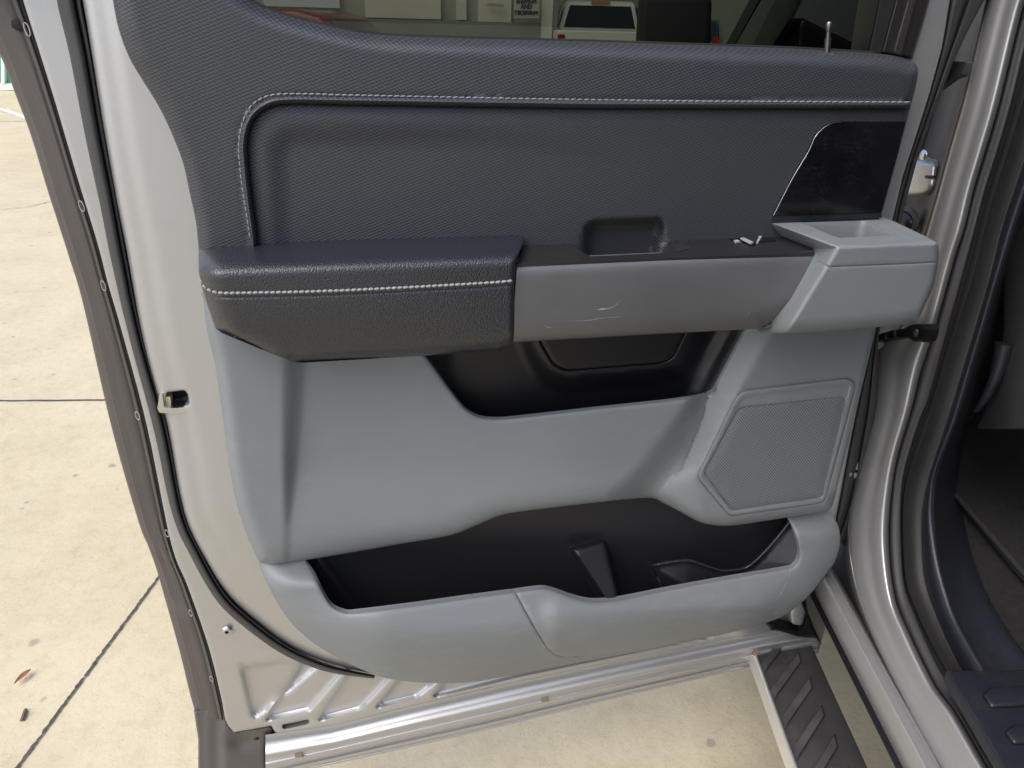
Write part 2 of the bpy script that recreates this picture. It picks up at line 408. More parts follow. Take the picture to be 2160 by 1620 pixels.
class MB:
    def __init__(s): s.V = []; s.F = []
    def add(s, V, Fc):
        b = len(s.V); s.V += [tuple(v) for v in V]; s.F += [tuple(i+b for i in f) for f in Fc]; return s
    def frame(s, o, ex, ey, ez):                # box from corner o with edge vectors
        o, ex, ey, ez = map(lambda v: np.array(v, float), (o, ex, ey, ez))
        V = [o+a*ex+b*ey+c*ez for c in (0, 1) for b in (0, 1) for a in (0, 1)]
        return s.add(V, [(0, 2, 3, 1), (4, 5, 7, 6), (0, 1, 5, 4), (2, 6, 7, 3), (0, 4, 6, 2), (1, 3, 7, 5)])
    def sphere(s, c, rx, ax=None, n=8, k=6):
        A = np.eye(3) if ax is None else np.array(ax); V = []; Fc = []
        for i in range(1, k):
            th = math.pi*i/k
            for j in range(n):
                ph = 2*math.pi*j/n; v = np.array([math.sin(th)*math.cos(ph)*rx[1], math.sin(th)*math.sin(ph)*rx[2], math.cos(th)*rx[0]])
                V.append(c+v[2]*A[0]+v[0]*A[1]+v[1]*A[2])
        V.append(c+A[0]*rx[0]); V.append(c-A[0]*rx[0]); t, b = len(V)-2, len(V)-1
        for i in range(k-2):
            for j in range(n):
                a, d = i*n+j, i*n+(j+1) % n; Fc.append((a, d, d+n, a+n))
        for j in range(n): Fc.append((t, j, (j+1) % n)); Fc.append((b, (k-2)*n+(j+1) % n, (k-2)*n+j))
        return s.add(V, Fc)
    def build(s, name, m, parent=None, bev=0, **kw):
        o = obj(name, s.V, s.F, m, parent, **kw)
        if bev:
            bm = bmesh.new(); bm.from_mesh(o.data)
            es = [e for e in bm.edges if len(e.link_faces) == 2 and e.calc_face_angle(0) > 0.5]
            bmesh.ops.bevel(bm, geom=es, offset=bev, segments=3, affect='EDGES', profile=0.5, clamp_overlap=True)
            bm.to_mesh(o.data); bm.free(); o.data.shade_smooth(); o.data.set_sharp_from_angle(angle=math.radians(50))
        return o
def box(name, o, ex, ey, ez, m, parent=None, bev=0, **kw): return MB().frame(o, ex, ey, ez).build(name, m, parent, bev, **kw)
def prism(name, P3, off, m, parent=None, bev=0, **kw):
    P3 = [np.array(p) for p in P3]; off = np.array(off, float); n = len(P3)
    V = P3+[p+off for p in P3]; Fc = [tuple(range(n)), tuple(range(2*n-1, n-1, -1))]+[(i, (i+1) % n, n+(i+1) % n, n+i) for i in range(n)]
    return MB().add(V, Fc).build(name, m, parent, bev, **kw)
def stitch(name, pts, wfn, m, parent, pitch=13.7, ln=6.4, th=1.7, tilt=-0.12, lift=0.0019):
    P = cr(pts, 8); L = np.r_[0, np.cumsum(np.linalg.norm(np.diff(P, axis=0), axis=1))]
    n = int(L[-1]/pitch); mb = MB()
    for i in range(n):
        t = (i+0.5)*pitch; c = np.array([np.interp(t, L, P[:, 0]), np.interp(t, L, P[:, 1])])
        c2 = np.array([np.interp(t+1, L, P[:, 0]), np.interp(t+1, L, P[:, 1])]); tg = (c2-c)/max(1e-6, np.linalg.norm(c2-c))
        tg = tg+tilt*np.array([tg[1], -tg[0]])*(-1); tg /= np.linalg.norm(tg)
        w = float(wfn(np.array([c[0]]), np.array([c[1]]))[0])+lift
        a = PW(c[0]-tg[0]*ln, c[1]-tg[1]*ln, w); b = PW(c[0]+tg[0]*ln, c[1]+tg[1]*ln, w); cc = (a+b)/2; ax = nrm(b-a)
        ay = np.array([0, -1.0, 0]); az = nrm(np.cross(ax, ay)); r = th*0.62e-3
        mb.sphere(cc, (np.linalg.norm(b-a)/2, r, r), (ax, ay, az), 6, 5)
    return mb.build(name, m, parent)

# ============================================================ GROUND
g = 300.0
ground = obj('ground', [(-g, -g, 0), (g, -g, 0), (g, g, 0), (-g, g, 0)], [(0, 1, 2, 3)], m_conc, smooth=False); tag(ground, 'pale sun-bleached concrete pavement', kind='structure')
m_joint = mat('joint_dirt', (0.07, 0.062, 0.05), 0.95, var=0.4, vscale=60)
m_line = mat('white_road_paint', (0.78, 0.77, 0.72), 0.8, var=0.08, vscale=20)
def strip(name, pts, width, m, z=0.004, jit=0.0, n=90):
    P = rsn(np.array([PZ(p[0], p[1], z) for p in pts]), n); T = np.gradient(P, axis=0); T /= np.linalg.norm(T, axis=1, keepdims=True)
    N = np.stack([-T[:, 1], T[:, 0], T[:, 2]*0], -1); j1 = rng.normal(0, jit, n)[:, None]; j2 = rng.normal(0, jit, n)[:, None]
    a = P+N*(width/2+j1); b = P-N*(width/2+j2); V = np.concatenate([a, b]); Fc = [(i, i+1, n+i+1, n+i) for i in range(n-1)]
    return tag(obj(name, V, Fc, m, smooth=False), kind='structure')
strip('pavement_joint', [(1500, -240+1090), (225, 843), (-400, 848)], 0.010, m_joint, jit=0.0012)
strip('pavement_joint', [(-260, 1990), (35, 1620), (332, 1220), (420, 1105)], 0.0075, m_joint, jit=0.0012, n=200)
strip('pavement_joint', [(-600, 262), (0, 256), (300, 253)], 0.02, m_joint, jit=0.002)
strip('pavement_joint', [(-300, 470), (60, 436), (110, 424), (400, 400)], 0.006, m_joint, jit=0.003)
strip('painted_line', [(-300, 205), (0, 229), (50, 246), (110, 272)], 0.10, m_line, z=0.008, n=20)
# leaf + twig
def leaf():
    a, b = PZ(33, 1446, 0.006), PZ(67, 1416, 0.006); L = np.linalg.norm(b-a); t = (b-a)/L; s = np.array([-t[1], t[0], 0]); V = []; Fc = []
    for i in range(11):
        u = i/10; hw = 0.2*L*math.sin(math.pi*min(1, u*0.97+0.03))**0.8*(0.6+0.5*u)
        z = 0.009+0.002*math.sin(math.pi*u)
        for k in (-1, -0.5, 0, 0.5, 1): V.append(a+t*L*u+s*hw*k+np.array([0, 0, z-0.003*(1-abs(k))]))
    for i in range(10):
        for k in range(4): q = i*5+k; Fc.append((q, q+1, q+6, q+5))
    return V, Fc
m_leaf = mat('dry_leaf', (0.26, 0.105, 0.05), 0.6, var=0.3, vscale=120)
V, Fc = leaf(); tag(obj('leaf', V, Fc, m_leaf), 'dry reddish brown leaf lying on the concrete', 'leaf')
m_twig = mat('twig_bark', (0.13, 0.10, 0.05), 0.9, var=0.3, vscale=90)
tag(tube('twig', [PZ(54, 1497, 0.004), PZ(50, 1508, 0.007), PZ(46, 1520, 0.004)], 0.0045, m_twig, None, 6, up=(0, 0, 1)), 'short dark twig on the concrete below the brown leaf', 'twig')

# ============================================================ DOOR
truck = thing('truck', 'silver truck with its rear door wide open beside the sill and running board', 'truck', tuple(BC(-0.5, 0.5, 0.3)))

# ---- outer skin, back flange, edge strip
SHL = [(150, -80), (173, 0), (193, 117), (220, 283), (247, 433), (267, 533), (297, 700), (330, 830), (353, 900), (387, 1080), (433, 1180), (480, 1255), (540, 1312), (600, 1358), (670, 1392), (740, 1412), (800, 1424)]
BL = [(25, -80), (48, 0), (83, 110), (118, 230), (160, 400), (205, 500), (222, 590), (257, 700), (310, 900), (360, 1143), (397, 1240), (440, 1365), (468, 1480), (478, 1530), (495, 1545)]
BL = [(25, -80), (48, 0), (83, 110), (118, 222), (160, 365), (205, 512), (228, 600), (257, 700), (310, 900), (360, 1143), (397, 1240), (440, 1365), (466, 1470), (476, 1520), (493, 1545)]
BOT = [(582, 1640), (667, 1620), (1040, 1537), (1260, 1482), (1597, 1403), (1727, 1377)]
TL = [(-110, -80), (-60, 0), (0, 115), (33, 200), (65, 285), (100, 400), (145, 540), (175, 640), (235, 900), (292, 1100), (312, 1150), (330, 1200), (350, 1270), (378, 1370), (400, 1460), (414, 1510), (420, 1560), (420, 1640)]
outer = list(cr(TL, 5))+[(470, 1660)]+BOT[0:]+[(1740, 1330), (1745, 1220), (1790, 1000), (1850, 640), (1895, 440), (2010, -80)]
win_hole = [(400, -72), (470, -34), (540, 14), (640, 50), (760, 76), (900, 88), (1260, 98), (1700, 112), (1846, 120), (1878, -74)]
door = hf('rear_door', [(p[0]+(6 if p[0] < 500 else 0), p[1]-3) for p in outer], -0.075, m_paint, truck, step=60, skirt=0.018, holes=[win_hole], rings=())
door['label'] = 'open rear door of silver sheet metal, its inner side covered by dark and grey panels'

EN = 120
TLr = rsn(cr([p for p in TL if p[1] < 1550], 6), EN); BLr = rsn(cr(BL[:-1], 6), EN); rows = []
yy = np.linspace(0, 1, EN)
for u, w in ((0, -0.085), (0.0, -0.066), (0.04, -0.060), (0.20, -0.055), (0.215, -0.052), (0.46, -0.049), (0.475, -0.046), (0.70, -0.043), (0.78, -0.044), (0.81, -0.039), (0.88, -0.038), (0.91, -0.043), (0.965, -0.043), (1.0, -0.056)):
    q = TLr*(1-u)+BLr*u; ww = w-0.006*ss((q[:, 1]-1170)/8)*ss((1290-q[:, 1])/10)*(u < 0.8)
    rows.append(PW(q[:, 0], q[:, 1], ww))
est = loft('edge_strip', rows, m_edge, door, sub=2, angle=35)
cap_poly = rp([(409, 1500), (468, 1490), (477, 1522, 8), (494, 1546, 16), (566, 1531, 3), (573, 1533, 4), (581, 1560, 6), (583, 1660), (418, 1660), (418, 1560)])
def w_cap(x, y, d):
    w = -0.036-0.020*ss((545-x)/90)*ss((1600-y)/70)*ss((x-462)/14)*0-0.006*ss((x-556)/10)*ss((y-1540)/8)
    w += -0.012*ss((478-x)/22)-0.004*ss((440-x)/14)
    w -= 0.010*ss(1-np.hypot((x-510)/50, (y-1560)/36))
    return w-roll(d, 5, 0.006)
hf('corner_cap', cap_poly, w_cap, mat('corner_cap_plastic', (0.075, 0.07, 0.07), 0.42, bump=[('noise', 700, 0.2, 0.0004)]), door, step=7, skirt=0.03)
est['label'] = 'dark taupe plastic strip along the free edge of the door'
for (x, y) in [(57, 62), (172, 435), (218, 603), (290, 877), (352, 1125), (402, 1293), (446, 1432)]:
    a = PW(x-3, y-9, -0.038); b = PW(x+3, y+9, -0.038); c = (a+b)/2; ax = nrm(b-a); az = nrm(np.cross(ax, [0, -1, 0]))
    P = [c+ax*0.0062*math.cos(t)+az*0.0022*math.sin(t) for t in np.linspace(0, 2*math.pi, 17)]
    V, Fc = tube_geo(P, 0.0006, 6); obj('clip', V, Fc, m_steel, est)
obj('hole', *MB().sphere(PW(41, 52, -0.041), (0.006, 0.008, 0.002), (np.array([0, 0, 1.]), np.array([1., 0, 0]), np.array([0, 1., 0]))).__dict__.values(), m_dark, est)
c = PW(541, 1558, -0.028); obj('screw', *MB().sphere(c, (0.0035, 0.005, 0.002), (np.array([0, 0, 1.]), np.array([1., 0, 0]), np.array([0, 1., 0]))).__dict__.values(), m_black_metal, est)

# flange with pressed ribs and sill ridges
RC = [rp([(508, 1408, 8), (640, 1388, 4), (700, 1380, 0), (541, 1512, 5), (531, 1508, 4)]),
      rp([(648, 1380), (735, 1380), (735, 1402, 4), (652, 1498, 5), (561, 1519, 5)]),
      rp([(762, 1380), (850, 1380), (850, 1400), (759, 1496, 5), (672, 1519, 5)]),
      rp([(875, 1395), (935, 1400), (935, 1425), (878, 1471, 4), (793, 1492, 5)]),
      rp([(970, 1390), (1500, 1300), (1500, 1342), (1100, 1424), (913, 1470, 6)])]
BOTP = [(560, 1646)]+BOT[1:]
def w_fl(x, y, d):
    w = np.full(x.shape, -0.030)
    for P in RC: w -= 0.0105*ss((sdf(P, x, y)+6)/13)
    return w-roll(d, 4, 0.004)
fl_poly = list(cr(BL, 5)[:-1])+[(493, 1545), (572, 1531), (582, 1548), (700, 1532), (873, 1489), (1060, 1446), (1290, 1398), (1620, 1332), (1700, 1320), (1700, 1200), (1000, 1250), (640, 1240), (470, 1150), (380, 900), (310, 600), (230, 100), (200, -80)]
SB = rsn(np.array([(560, 1647), (667, 1620), (1040, 1537), (1260, 1482), (1597, 1403), (1727, 1377)]), 60); STp = rsn(np.array([(560, 1550), (700, 1531), (873, 1488), (1060, 1445), (1290, 1397), (1620, 1331), (1716, 1316)]), 60); rows = []
for u, w in ((0, -0.031), (0.05, -0.031), (0.12, -0.035), (0.2, -0.035), (0.42, -0.021), (0.48, -0.021), (0.58, -0.028), (0.62, -0.0275), (0.68, -0.0245), (0.8, -0.036), (0.83, -0.0355), (0.87, -0.033), (0.95, -0.044), (0.97, -0.042), (1.0, -0.047), (1.0, -0.075)):
    q = STp*(1-u)+SB*u; rows.append(PW(q[:, 0], q[:, 1], np.full(60, w)))
loft('sill_flange', rows, m_paint, door, sub=2, angle=60)
slot = rp([(597, 1529, 3), (650, 1518, 3), (653, 1523, 3), (648, 1527, 3), (600, 1537, 3), (596, 1534, 3)])
ff = [([(610+0, 1410), (540, 1500)], (-8, 0, 8)), ([(640, 1398), (560, 1518)], (-8, -4, 0, 4)), ([(742, 1412), (671, 1518)], (-8, -4, 0, 4)), ([(840, 1425), (793, 1492)], (-8, -4, 0, 4)), ([(940, 1430), (912, 1470)], (-6, 0, 6)),
      ([(561, 1519), (652, 1498), (735, 1402)], (-7, -2, 3, 8)), ([(672, 1519), (759, 1496), (840, 1410)], (-7, -2, 3, 8)), ([(793, 1492), (878, 1471), (930, 1425)], (-7, -2, 3, 8)), ([(913, 1470), (1100, 1424), (1400, 1362)], (-7, -2, 3, 8)), ([(508, 1408), (531, 1508)], (-8, -3, 3, 8))]
fl = hf('inner_flange', fl_poly, w_fl, m_paint, door, step=7.5, holes=[slot], skirt=0.035, rings=(1.5, 4), feats=ff, angle=60)
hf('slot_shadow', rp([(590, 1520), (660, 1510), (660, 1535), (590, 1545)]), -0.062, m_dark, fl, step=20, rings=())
for (x, y, s) in [(630, 1590, 8), (1150, 1474, 7), (1595, 1377, 6)]:
    hf('drain_hole', [(x-s, y-s), (x+s, y-s-1.5), (x+s, y+s-1), (x-s, y+s)], -0.0235, mat('drain_hole_grime', (0.2, 0.17, 0.13), 0.7), fl, step=20, skirt=0.003, rings=())
mb = MB(); c = PW(479, 1330, -0.026); A_ = (np.array([0, -1., 0]), np.array([1., 0, 0]), np.array([0, 0, 1.]))
mb.sphere(c, (0.004, 0.0082, 0.0082), A_, 16, 8); sc = mb.build('screw', m_steel, door)
mb = MB()
for k in range(3):
    a = k*math.pi/3; e = np.array([math.cos(a), 0, math.sin(a)]); f_ = np.array([-e[2], 0, e[0]])
    mb.frame(c+np.array([0, -0.0043, 0])-e*0.003-f_*0.0009, e*0.006, f_*0.0018, (0, 0.002, 0))
mb.build('socket', m_dark, sc)

# raised inner shell
shell_poly = list(cr(SHL, 4))+[(1000, 1400), (1400, 1330), (1650, 1260), (1728, 1228), (1745, 1190), (1765, 1085), (1788, 960), (1808, 860), (1846, 690), (1853, 630), (1883, 463), (1905, 370), (1928, 300), (1960, 200), (1987, 100), (2004, 0), (2018, -80)]
latch_hole = rp([(351, 828, 5), (390, 823, 7), (396, 832, 4), (399, 853, 5), (374, 859, 2), (347, 862, 4)])
shell_hole = win_hole
panel_hole = rp([(700, 640, 30), (1640, 620, 30), (1700, 1060, 30), (1690, 1200, 30), (1400, 1290), (760, 1370, 40), (640, 1260, 30), (640, 900, 30)])
def w_sh(x, y, d):
    dl = pd(cr(SHL, 4), x, y)
    w = -roll(dl, 26, 0.012)
    w += 0.004*ss((dl-38)/30)*ss((1250-y)/200)              # soft swage line
    w -= 0.010*ss((y-1150)/200)*ss(1-dl/140)
    w -= roll(np.abs(d), 4, 0.004)
    return w
shell = hf('inner_shell', shell_poly, w_sh, m_paint, door, step=12, holes=[latch_hole, shell_hole, panel_hole], skirt=0.05, rings=(1.5, 4, 9, 16, 24), angle=50)
lt = hf('latch', rp([(336, 832, 2), (342, 832, 2), (346, 860, 5), (372, 861, 2), (400, 857, 2), (401, 868, 2), (372, 872, 2), (336, 871, 8), (332, 862, 3)]), 0.0015, m_steel, door, step=6, skirt=0.02, rings=(1.5,))
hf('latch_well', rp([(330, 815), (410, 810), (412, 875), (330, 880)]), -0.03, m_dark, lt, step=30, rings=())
hf('latch_pawl', rp([(346, 838, 3), (359, 836, 3), (361, 856, 3), (347, 858, 3)]), -0.006, mat('brass_zinc', (0.62, 0.55, 0.36), 0.4, 0.7), lt, step=5, skirt=0.012, rings=(1.5,))

# weatherstrip bulb
SEALC = [(140, -80), (146, 0), (170, 115), (200, 283), (230, 433), (250, 540), (284, 700), (338, 900), (375, 1080), (415, 1172), (468, 1262), (530, 1320), (600, 1370), (667, 1401), (720, 1416), (790, 1428)]
SW = [54, 52, 46, 42, 37, 35, 28, 30, 25, 24, 24, 23, 21, 18, 14, 8]
P2 = cr(SEALC, 6); ws = np.interp(np.linspace(0, 1, len(P2)), np.linspace(0, 1, len(SW)), SW); t = np.gradient(P2, axis=0); t /= np.linalg.norm(t, axis=1, keepdims=True); n_ = np.stack([t[:, 1], -t[:, 0]], -1)
rows = []
for u, w in ((-0.5, -0.03), (-0.46, -0.016), (-0.3, -0.008), (-0.05, -0.004), (0.15, -0.007), (0.22, -0.016), (0.28, -0.010), (0.42, -0.008), (0.52, -0.02)):
    q = P2+n_*ws[:, None]*u; rows.append(PW(q[:, 0], q[:, 1], np.full(len(q), w)))
loft('weatherstrip', rows, m_seal, door, sub=3, angle=70)
# front (hinge side) seal
LA = [(2022, -80), (2004, 0), (1987, 100), (1960, 200), (1928, 300), (1905, 370), (1882, 465), (1852, 640), (1843, 700), (1808, 860), (1788, 960), (1765, 1085), (1755, 1130)]
RA = [(2115, -80), (2076, 0), (2025, 100), (1985, 200), (1947, 300), (1926, 370), (1902, 465), (1868, 640), (1853, 720), (1851, 850), (1842, 930), (1815, 1060), (1780, 1150)]
LAr, RAr = rsn(cr(LA, 6), 80), rsn(cr(RA, 6), 80); rows = []
for u, w in ((0.0, -0.02), (0.03, -0.004), (0.2, 0.002), (0.42, -0.004), (0.5, -0.012), (0.58, -0.004), (0.8, -0.004), (0.97, -0.014), (1.0, -0.05)):
    q = LAr*(1-u)+RAr*u; rows.append(PW(q[:, 0], q[:, 1], np.full(len(q), w)))
loft('weatherstrip', rows, m_seal, door, sub=2, angle=70)

# ---- window: glass, frame, gasket
WIN = [(380, -80), (430, -62), (480, -30), (540, 8), (588, 28), (640, 43), (700, 57), (760, 69), (807, 74), (907, 79), (1073, 83), (1260, 88), (1382, 92), (1530, 97), (1667, 102), (1780, 108), (1840, 112)]
hf('window_glass', [(300, -90), (330, -300), (420, -525), (1960, -560), (1925, -200), (1900, -90), (1880, 135), (1600, 122), (1000, 100), (700, 85), (480, 20)], 0.004, m_glass, door, step=60, skirt=0.004, rings=())
q = cr(WIN, 5); tube('belt_gasket', PW(q[:, 0], q[:, 1]+1, np.full(len(q), 0.014)), 0.0026, m_dark, door, 8)
fr = hf('window_frame', [(1905, -90), (1888, 0), (1872, 60), (1858, 113), (1925, 125), (1945, 60), (1962, 0), (1985, -90)], lambda x, y, d: 0.012+0.006*ss(1-np.abs(x-lin([(1945, -90), (1925, 0), (1892, 120)], y))/9)-roll(d, 6, 0.01), mat('frame_black', (0.02, 0.018, 0.018), 0.35), door, step=8, skirt=0.02, feats=[([(1945, -90), (1925, 0), (1892, 118)], (-9, -6, -3, 0, 3, 6, 9))])
hf('run_channel', [(1868, -90), (1905, -90), (1888, 0), (1872, 60), (1858, 114), (1836, 114), (1848, 60), (1860, 0)], 0.008, m_dark, fr, step=12, skirt=0.006, rings=())

hf('upper_frame', [(-112, -82), (400, -82), (345, -220), (370, -400), (440, -520), (1950, -555), (1930, -300), (1905, -82), (2110, -82), (2140, -640), (350, -620), (180, -520), (0, -350), (-70, -200)], lambda x, y, d: -0.005-roll(d, 20, 0.012), m_paint, door, step=40, skirt=0.06, rings=(4, 12, 22))

# ---- upper pad
PADL = [(225, -80), (238, 0), (250, 60), (272, 120), (298, 165), (322, 203), (343, 240), (367, 293), (387, 347), (400, 407), (413, 467), (418, 515), (425, 580)]
PADR = [(1840, 112), (1868, 115), (1893, 119), (1920, 127), (1934, 140), (1936, 158), (1931, 185), (1922, 220), (1911, 262), (1888, 350), (1860, 450), (1850, 480)]
TOPL = cr(WIN, 5)
pad_poly = list(cr(PADL, 4))+[(1000, 585), (1640, 560), (1648, 500), (1840, 480)]+list(cr(PADR, 4)[::-1])+list(TOPL[::-1][1:])
STL = [(528, 503), (520, 450), (510, 383), (504, 317), (508, 273), (523, 233), (547, 210), (583, 199), (650, 198), (720, 200), (900, 204), (1100, 208), (1260, 210.5), (1440, 213), (1600, 214), (1800, 215), (1921, 215.5)]
INL = [(541, 560), (541, 503), (530, 417), (523, 350), (521, 300), (532, 257), (558, 230), (600, 218), (720, 219), (900, 222), (1100, 225), (1260, 227), (1440, 227.5), (1600, 228), (1800, 228.5), (1945, 229)]
INLc = cr(INL, 6); INP = np.array(list(INLc)+[(1990, 620), (541, 620)])
J = rp([(568, 640), (562, 300, 50), (600, 262, 30), (1000, 262, 0), (1350, 300, 60), (1500, 640)])
NT = rp([(1224, 600), (1232, 478, 14), (1250, 465, 14), (1395, 459, 16), (1404, 480, 12), (1372, 600)])
PADLc = cr(PADL, 4); PADRc = cr(PADR, 4); TR = np.array(list(TOPL)+list(cr(PADR[:4], 4)))
def w_pad(x, y, d=None):
    w = np.full(x.shape, 0.052)
    w -= roll(pd(TR, x, y), 36, 0.036)
    dl = pd(PADLc, x, y); Rl = np.interp(y, [0, 170, 260], [46, 40, 26]); w -= roll(dl/Rl*30, 30, 0.024)
    w -= roll(pd(PADRc[10:], x, y), 12, 0.014)
    w -= 0.004*ss((y-350)/200)*0
    si = sdf(INP, x, y)
    w -= 0.0065*ss((si+1.5)/3)
    b = np.clip(-si/16, 0, 1); w += 0.0062*np.sin(np.pi*b)*(si < 0)
    w -= 0.002*ss(1-np.abs(si+16.5)/2.5)
    w -= 0.003*ss(1-np.abs(si-2)/3)
    w += 0.003*ss(si/40)
    w -= 0.006*ss((sdf(J, x, y)+8)/60)*ss((1500-x)/800)
    w -= 0.026*ss((sdf(NT, x, y)+3)/20)
    return w
pad = hf('upper_pad', pad_poly, w_pad, m_pad, door, step=9, skirt=0.03, rings=(1.5, 4, 8, 14, 22), feats=[(INLc, (-18, -14, -11, -8, -5, -2, 0, 1.5, 4, 9))]+[(list(NT)[1:-1], (-14, -9, -4, 0, 5, 10))], angle=70)
stitch('stitching', STL, w_pad, m_thread, pad, pitch=13.8, ln=6.3, th=1.6)

# lock pin
c0, c1 = PW(1744, 114, 0.030), PW(1749, 44, 0.030); ax_ = c1-c0; P = []; r = []
for t_, rr in ((0, .0036), (.42, .0036), (.43, .0041), (.47, .0041), (.48, .0026), (.66, .0026), (.665, .0022), (.70, .0022), (.705, .0032), (.72, .0036), (.93, .0036), (.98, .0024), (1, .0006)):
    P.append(c0+ax_*t_); r.append(rr)
lp = tube('lock_pin', P, np.array(r), mat('lock_pin_metal', (0.20, 0.19, 0.19), 0.22, 0.9), door, 16)
mb = MB(); mb.sphere(c0, (0.0012, 0.009, 0.009), (np.array([0, 0, 1.]), np.array([1., 0, 0]), np.array([0, 1., 0])), 20, 6); mb.build('collar', mat('collar_grey', (0.17, 0.17, 0.18), 0.5), lp)

# gloss quarter panel
GL = [(1633, 455), (1673, 377), (1707, 320), (1721, 289), (1738, 271), (1756, 260), (1776, 257)]
glp = list(cr(GL, 5))+[(1910, 257), (1893, 327), (1859, 447)]
gl = hf('gloss_panel', glp, 0.0535, m_gloss, door, step=20, skirt=0.012, rings=(1.5, 3))
qq = cr(GL, 5); tube('chrome_edge', PW(qq[:, 0]-1.5, qq[:, 1], np.full(len(qq), 0.0535)), 0.0005, m_steel, gl, 6)
hf('lower_strip', [(1634, 456), (1859, 448), (1860, 459), (1628, 470)], 0.052, m_navy, gl, step=12, skirt=0.01, rings=(1.5,))

# ---- armrest
ARM_T = [(419, 573), (419, 530), (423, 514), (440, 508), (533, 505), (767, 497), (1020, 490), (1070, 489), (1090, 492), (1106, 503)]
ARM_B = [(430, 633), (443, 665), (452, 690), (467, 702), (583, 750), (617, 764), (900, 750), (1050, 739), (1072, 733), (1083, 720)]
arm_poly = list(cr(ARM_T[:5], 4))+[(767, 497), (1020, 490), (1062, 489), (1082, 490), (1095, 495), (1107, 504), (1096, 530), (1088, 553), (1085, 600), (1083, 700), (1080, 722), (1070, 733), (1050, 739), (900, 750), (640, 765), (617, 764), (583, 750), (467, 702), (454, 692), (446, 670), (436, 640), (424, 600)]
ARM_W = 0.128
za = PW(760, 499, 0.030)[2]
SEAM = [(420, 590), (432, 612), (450, 624), (473, 627), (550, 626), (650, 624), (800, 618), (1020, 606), (1084, 601)]
ASTL = [(422, 590), (433, 606), (450, 615), (473, 618), (550, 617), (650, 615), (800, 609), (1020, 597), (1082, 592)]
botl = np.array([(617, 764), (900, 750), (1050, 739), (1075, 733)]); diag = np.array([(454, 692), (583, 750), (617, 764)]); leftl = np.array([(419, 520), (419, 573), (424, 600), (436, 640), (446, 670), (454, 692)]); rightl = np.array([(1107, 504), (1088, 553), (1083, 700), (1080, 722)])
SEAMc = cr(SEAM, 5)
def w_arm(x, y, d=None):
    top = wz(x, y, za); front = ARM_W-0.006*ss((y-640)/120)
    w = smin(top, front, 0.030)
    w -= roll(pd(botl, x, y), 42, 0.030)
    w -= roll(pd(diag, x, y), 24, 0.016)
    w -= roll(pd(leftl, x, y), 50, 0.034)
    w -= roll(pd(rightl, x, y), 9, 0.007)
    s = pd(SEAMc, x, y); below = y > np.interp(x, [p[0] for p in SEAM], [p[1] for p in SEAM])
    w -= 0.0028*ss(1-s/4)+0.0012*(below)*ss(s/4)
    return np.maximum(w, 0.028)
arm = hf('armrest', arm_poly, w_arm, m_leather, door, step=8, skirt=0.03, rings=(1.5, 4, 8, 13, 20, 28), feats=[(SEAMc, (-6, -3, -1.2, 1.2, 3, 6))], angle=75)
stitch('stitching', ASTL, w_arm, mat('white_thread', (0.27, 0.27, 0.265), 0.7), arm, pitch=12.2, ln=6.2, th=2.6, lift=0.0006)

# ---- handle trim
trim_poly = rp([(1090, 557, 5), (1400, 543), (1716, 529, 3), (1728, 536, 8), (1722, 556, 6), (1678, 633), (1659, 664, 20), (1641, 683, 12), (1622, 691, 12), (1602, 693, 3), (1400, 704), (1083, 722, 3), (1084, 640)])
ttop = np.array([(1084, 560), (1400, 543), (1716, 528)]); tbot = np.array([(1084, 723), (1400, 705), (1602, 694), (1660, 664)])
TW = 0.119
def w_trim(x, y, d): return TW+0.002*np.sin(np.clip((y-540)/160, 0, 1)*np.pi)-roll(pd(ttop, x, y), 26, 0.010)-roll(pd(tbot, x, y), 40, 0.020)-roll(d, 2.5, 0.0015)
tr = hf('pull_handle', trim_poly, w_trim, m_trim, door, step=9, skirt=0.02, rings=(1.2, 3, 7, 12, 18), angle=60)
tr['label'] = 'satin grey metallic trim of the pull handle'
def mark(name, pts, r, parent, m=m_scratch, w0=TW+0.0021):
    P = cr(pts, 4); tube(name, PW(P[:, 0], P[:, 1], np.full(len(P), w0)), np.interp(np.linspace(0, 1, len(P)), [0, .5, 1], [r*.2, r, r*.2]), m, parent, 5, flat=0.25)
mark('scratch', [(1197, 677), (1240, 676), (1270, 671), (1312, 668)], 0.00035, tr)
mark('scratch', [(1252, 652), (1272, 653), (1295, 646), (1310, 631)], 0.00045, tr)
mark('scratch', [(1262, 654), (1270, 652), (1281, 651)], 0.0013, tr)
mark('scratch', [(1149, 687), (1156, 690), (1163, 691)], 0.0005, tr)
mark('scratch', [(1574, 669), (1580, 660), (1583, 655)], 0.0003, tr)

# ---- switch bezel (horizontal surface behind the handle)
zb = PW(1400, 541, TW-0.010)[2]
bez_poly = rp([(1092, 557), (1098, 535), (1108, 505, 3), (1165, 503, 20), (1205, 513, 15), (1228, 531, 8), (1245, 541, 6), (1395, 534, 4), (1413, 511, 4), (1426, 494, 8), (1448, 488, 8), (1610, 480), (1714, 524), (1718, 533), (1400, 545)])
bez = hf('switch_bezel', bez_poly, lambda x, y, d: wz(x, y, zb)-0*d, m_bezel, door, step=9, skirt=0.014, rings=(1.5, 4), back=(0, 0, -1), angle=45)
zb2 = zb+0.0006
m_pale = mat('pale_switch_edge_and_glint', (0.33, 0.34, 0.36), 0.4)
sw = hf('window_switch', rp([(1526, 497, 2), (1609, 492, 3), (1640, 508, 4), (1556, 514, 5)]), lambda x, y, d: wz(x, y, zb2)-0*d, mat('switch_gloss', (0.004, 0.004, 0.005), 0.12, coat=0.5), door, step=6, skirt=0.001, rings=(1.5,), back=(0, 0, -1))
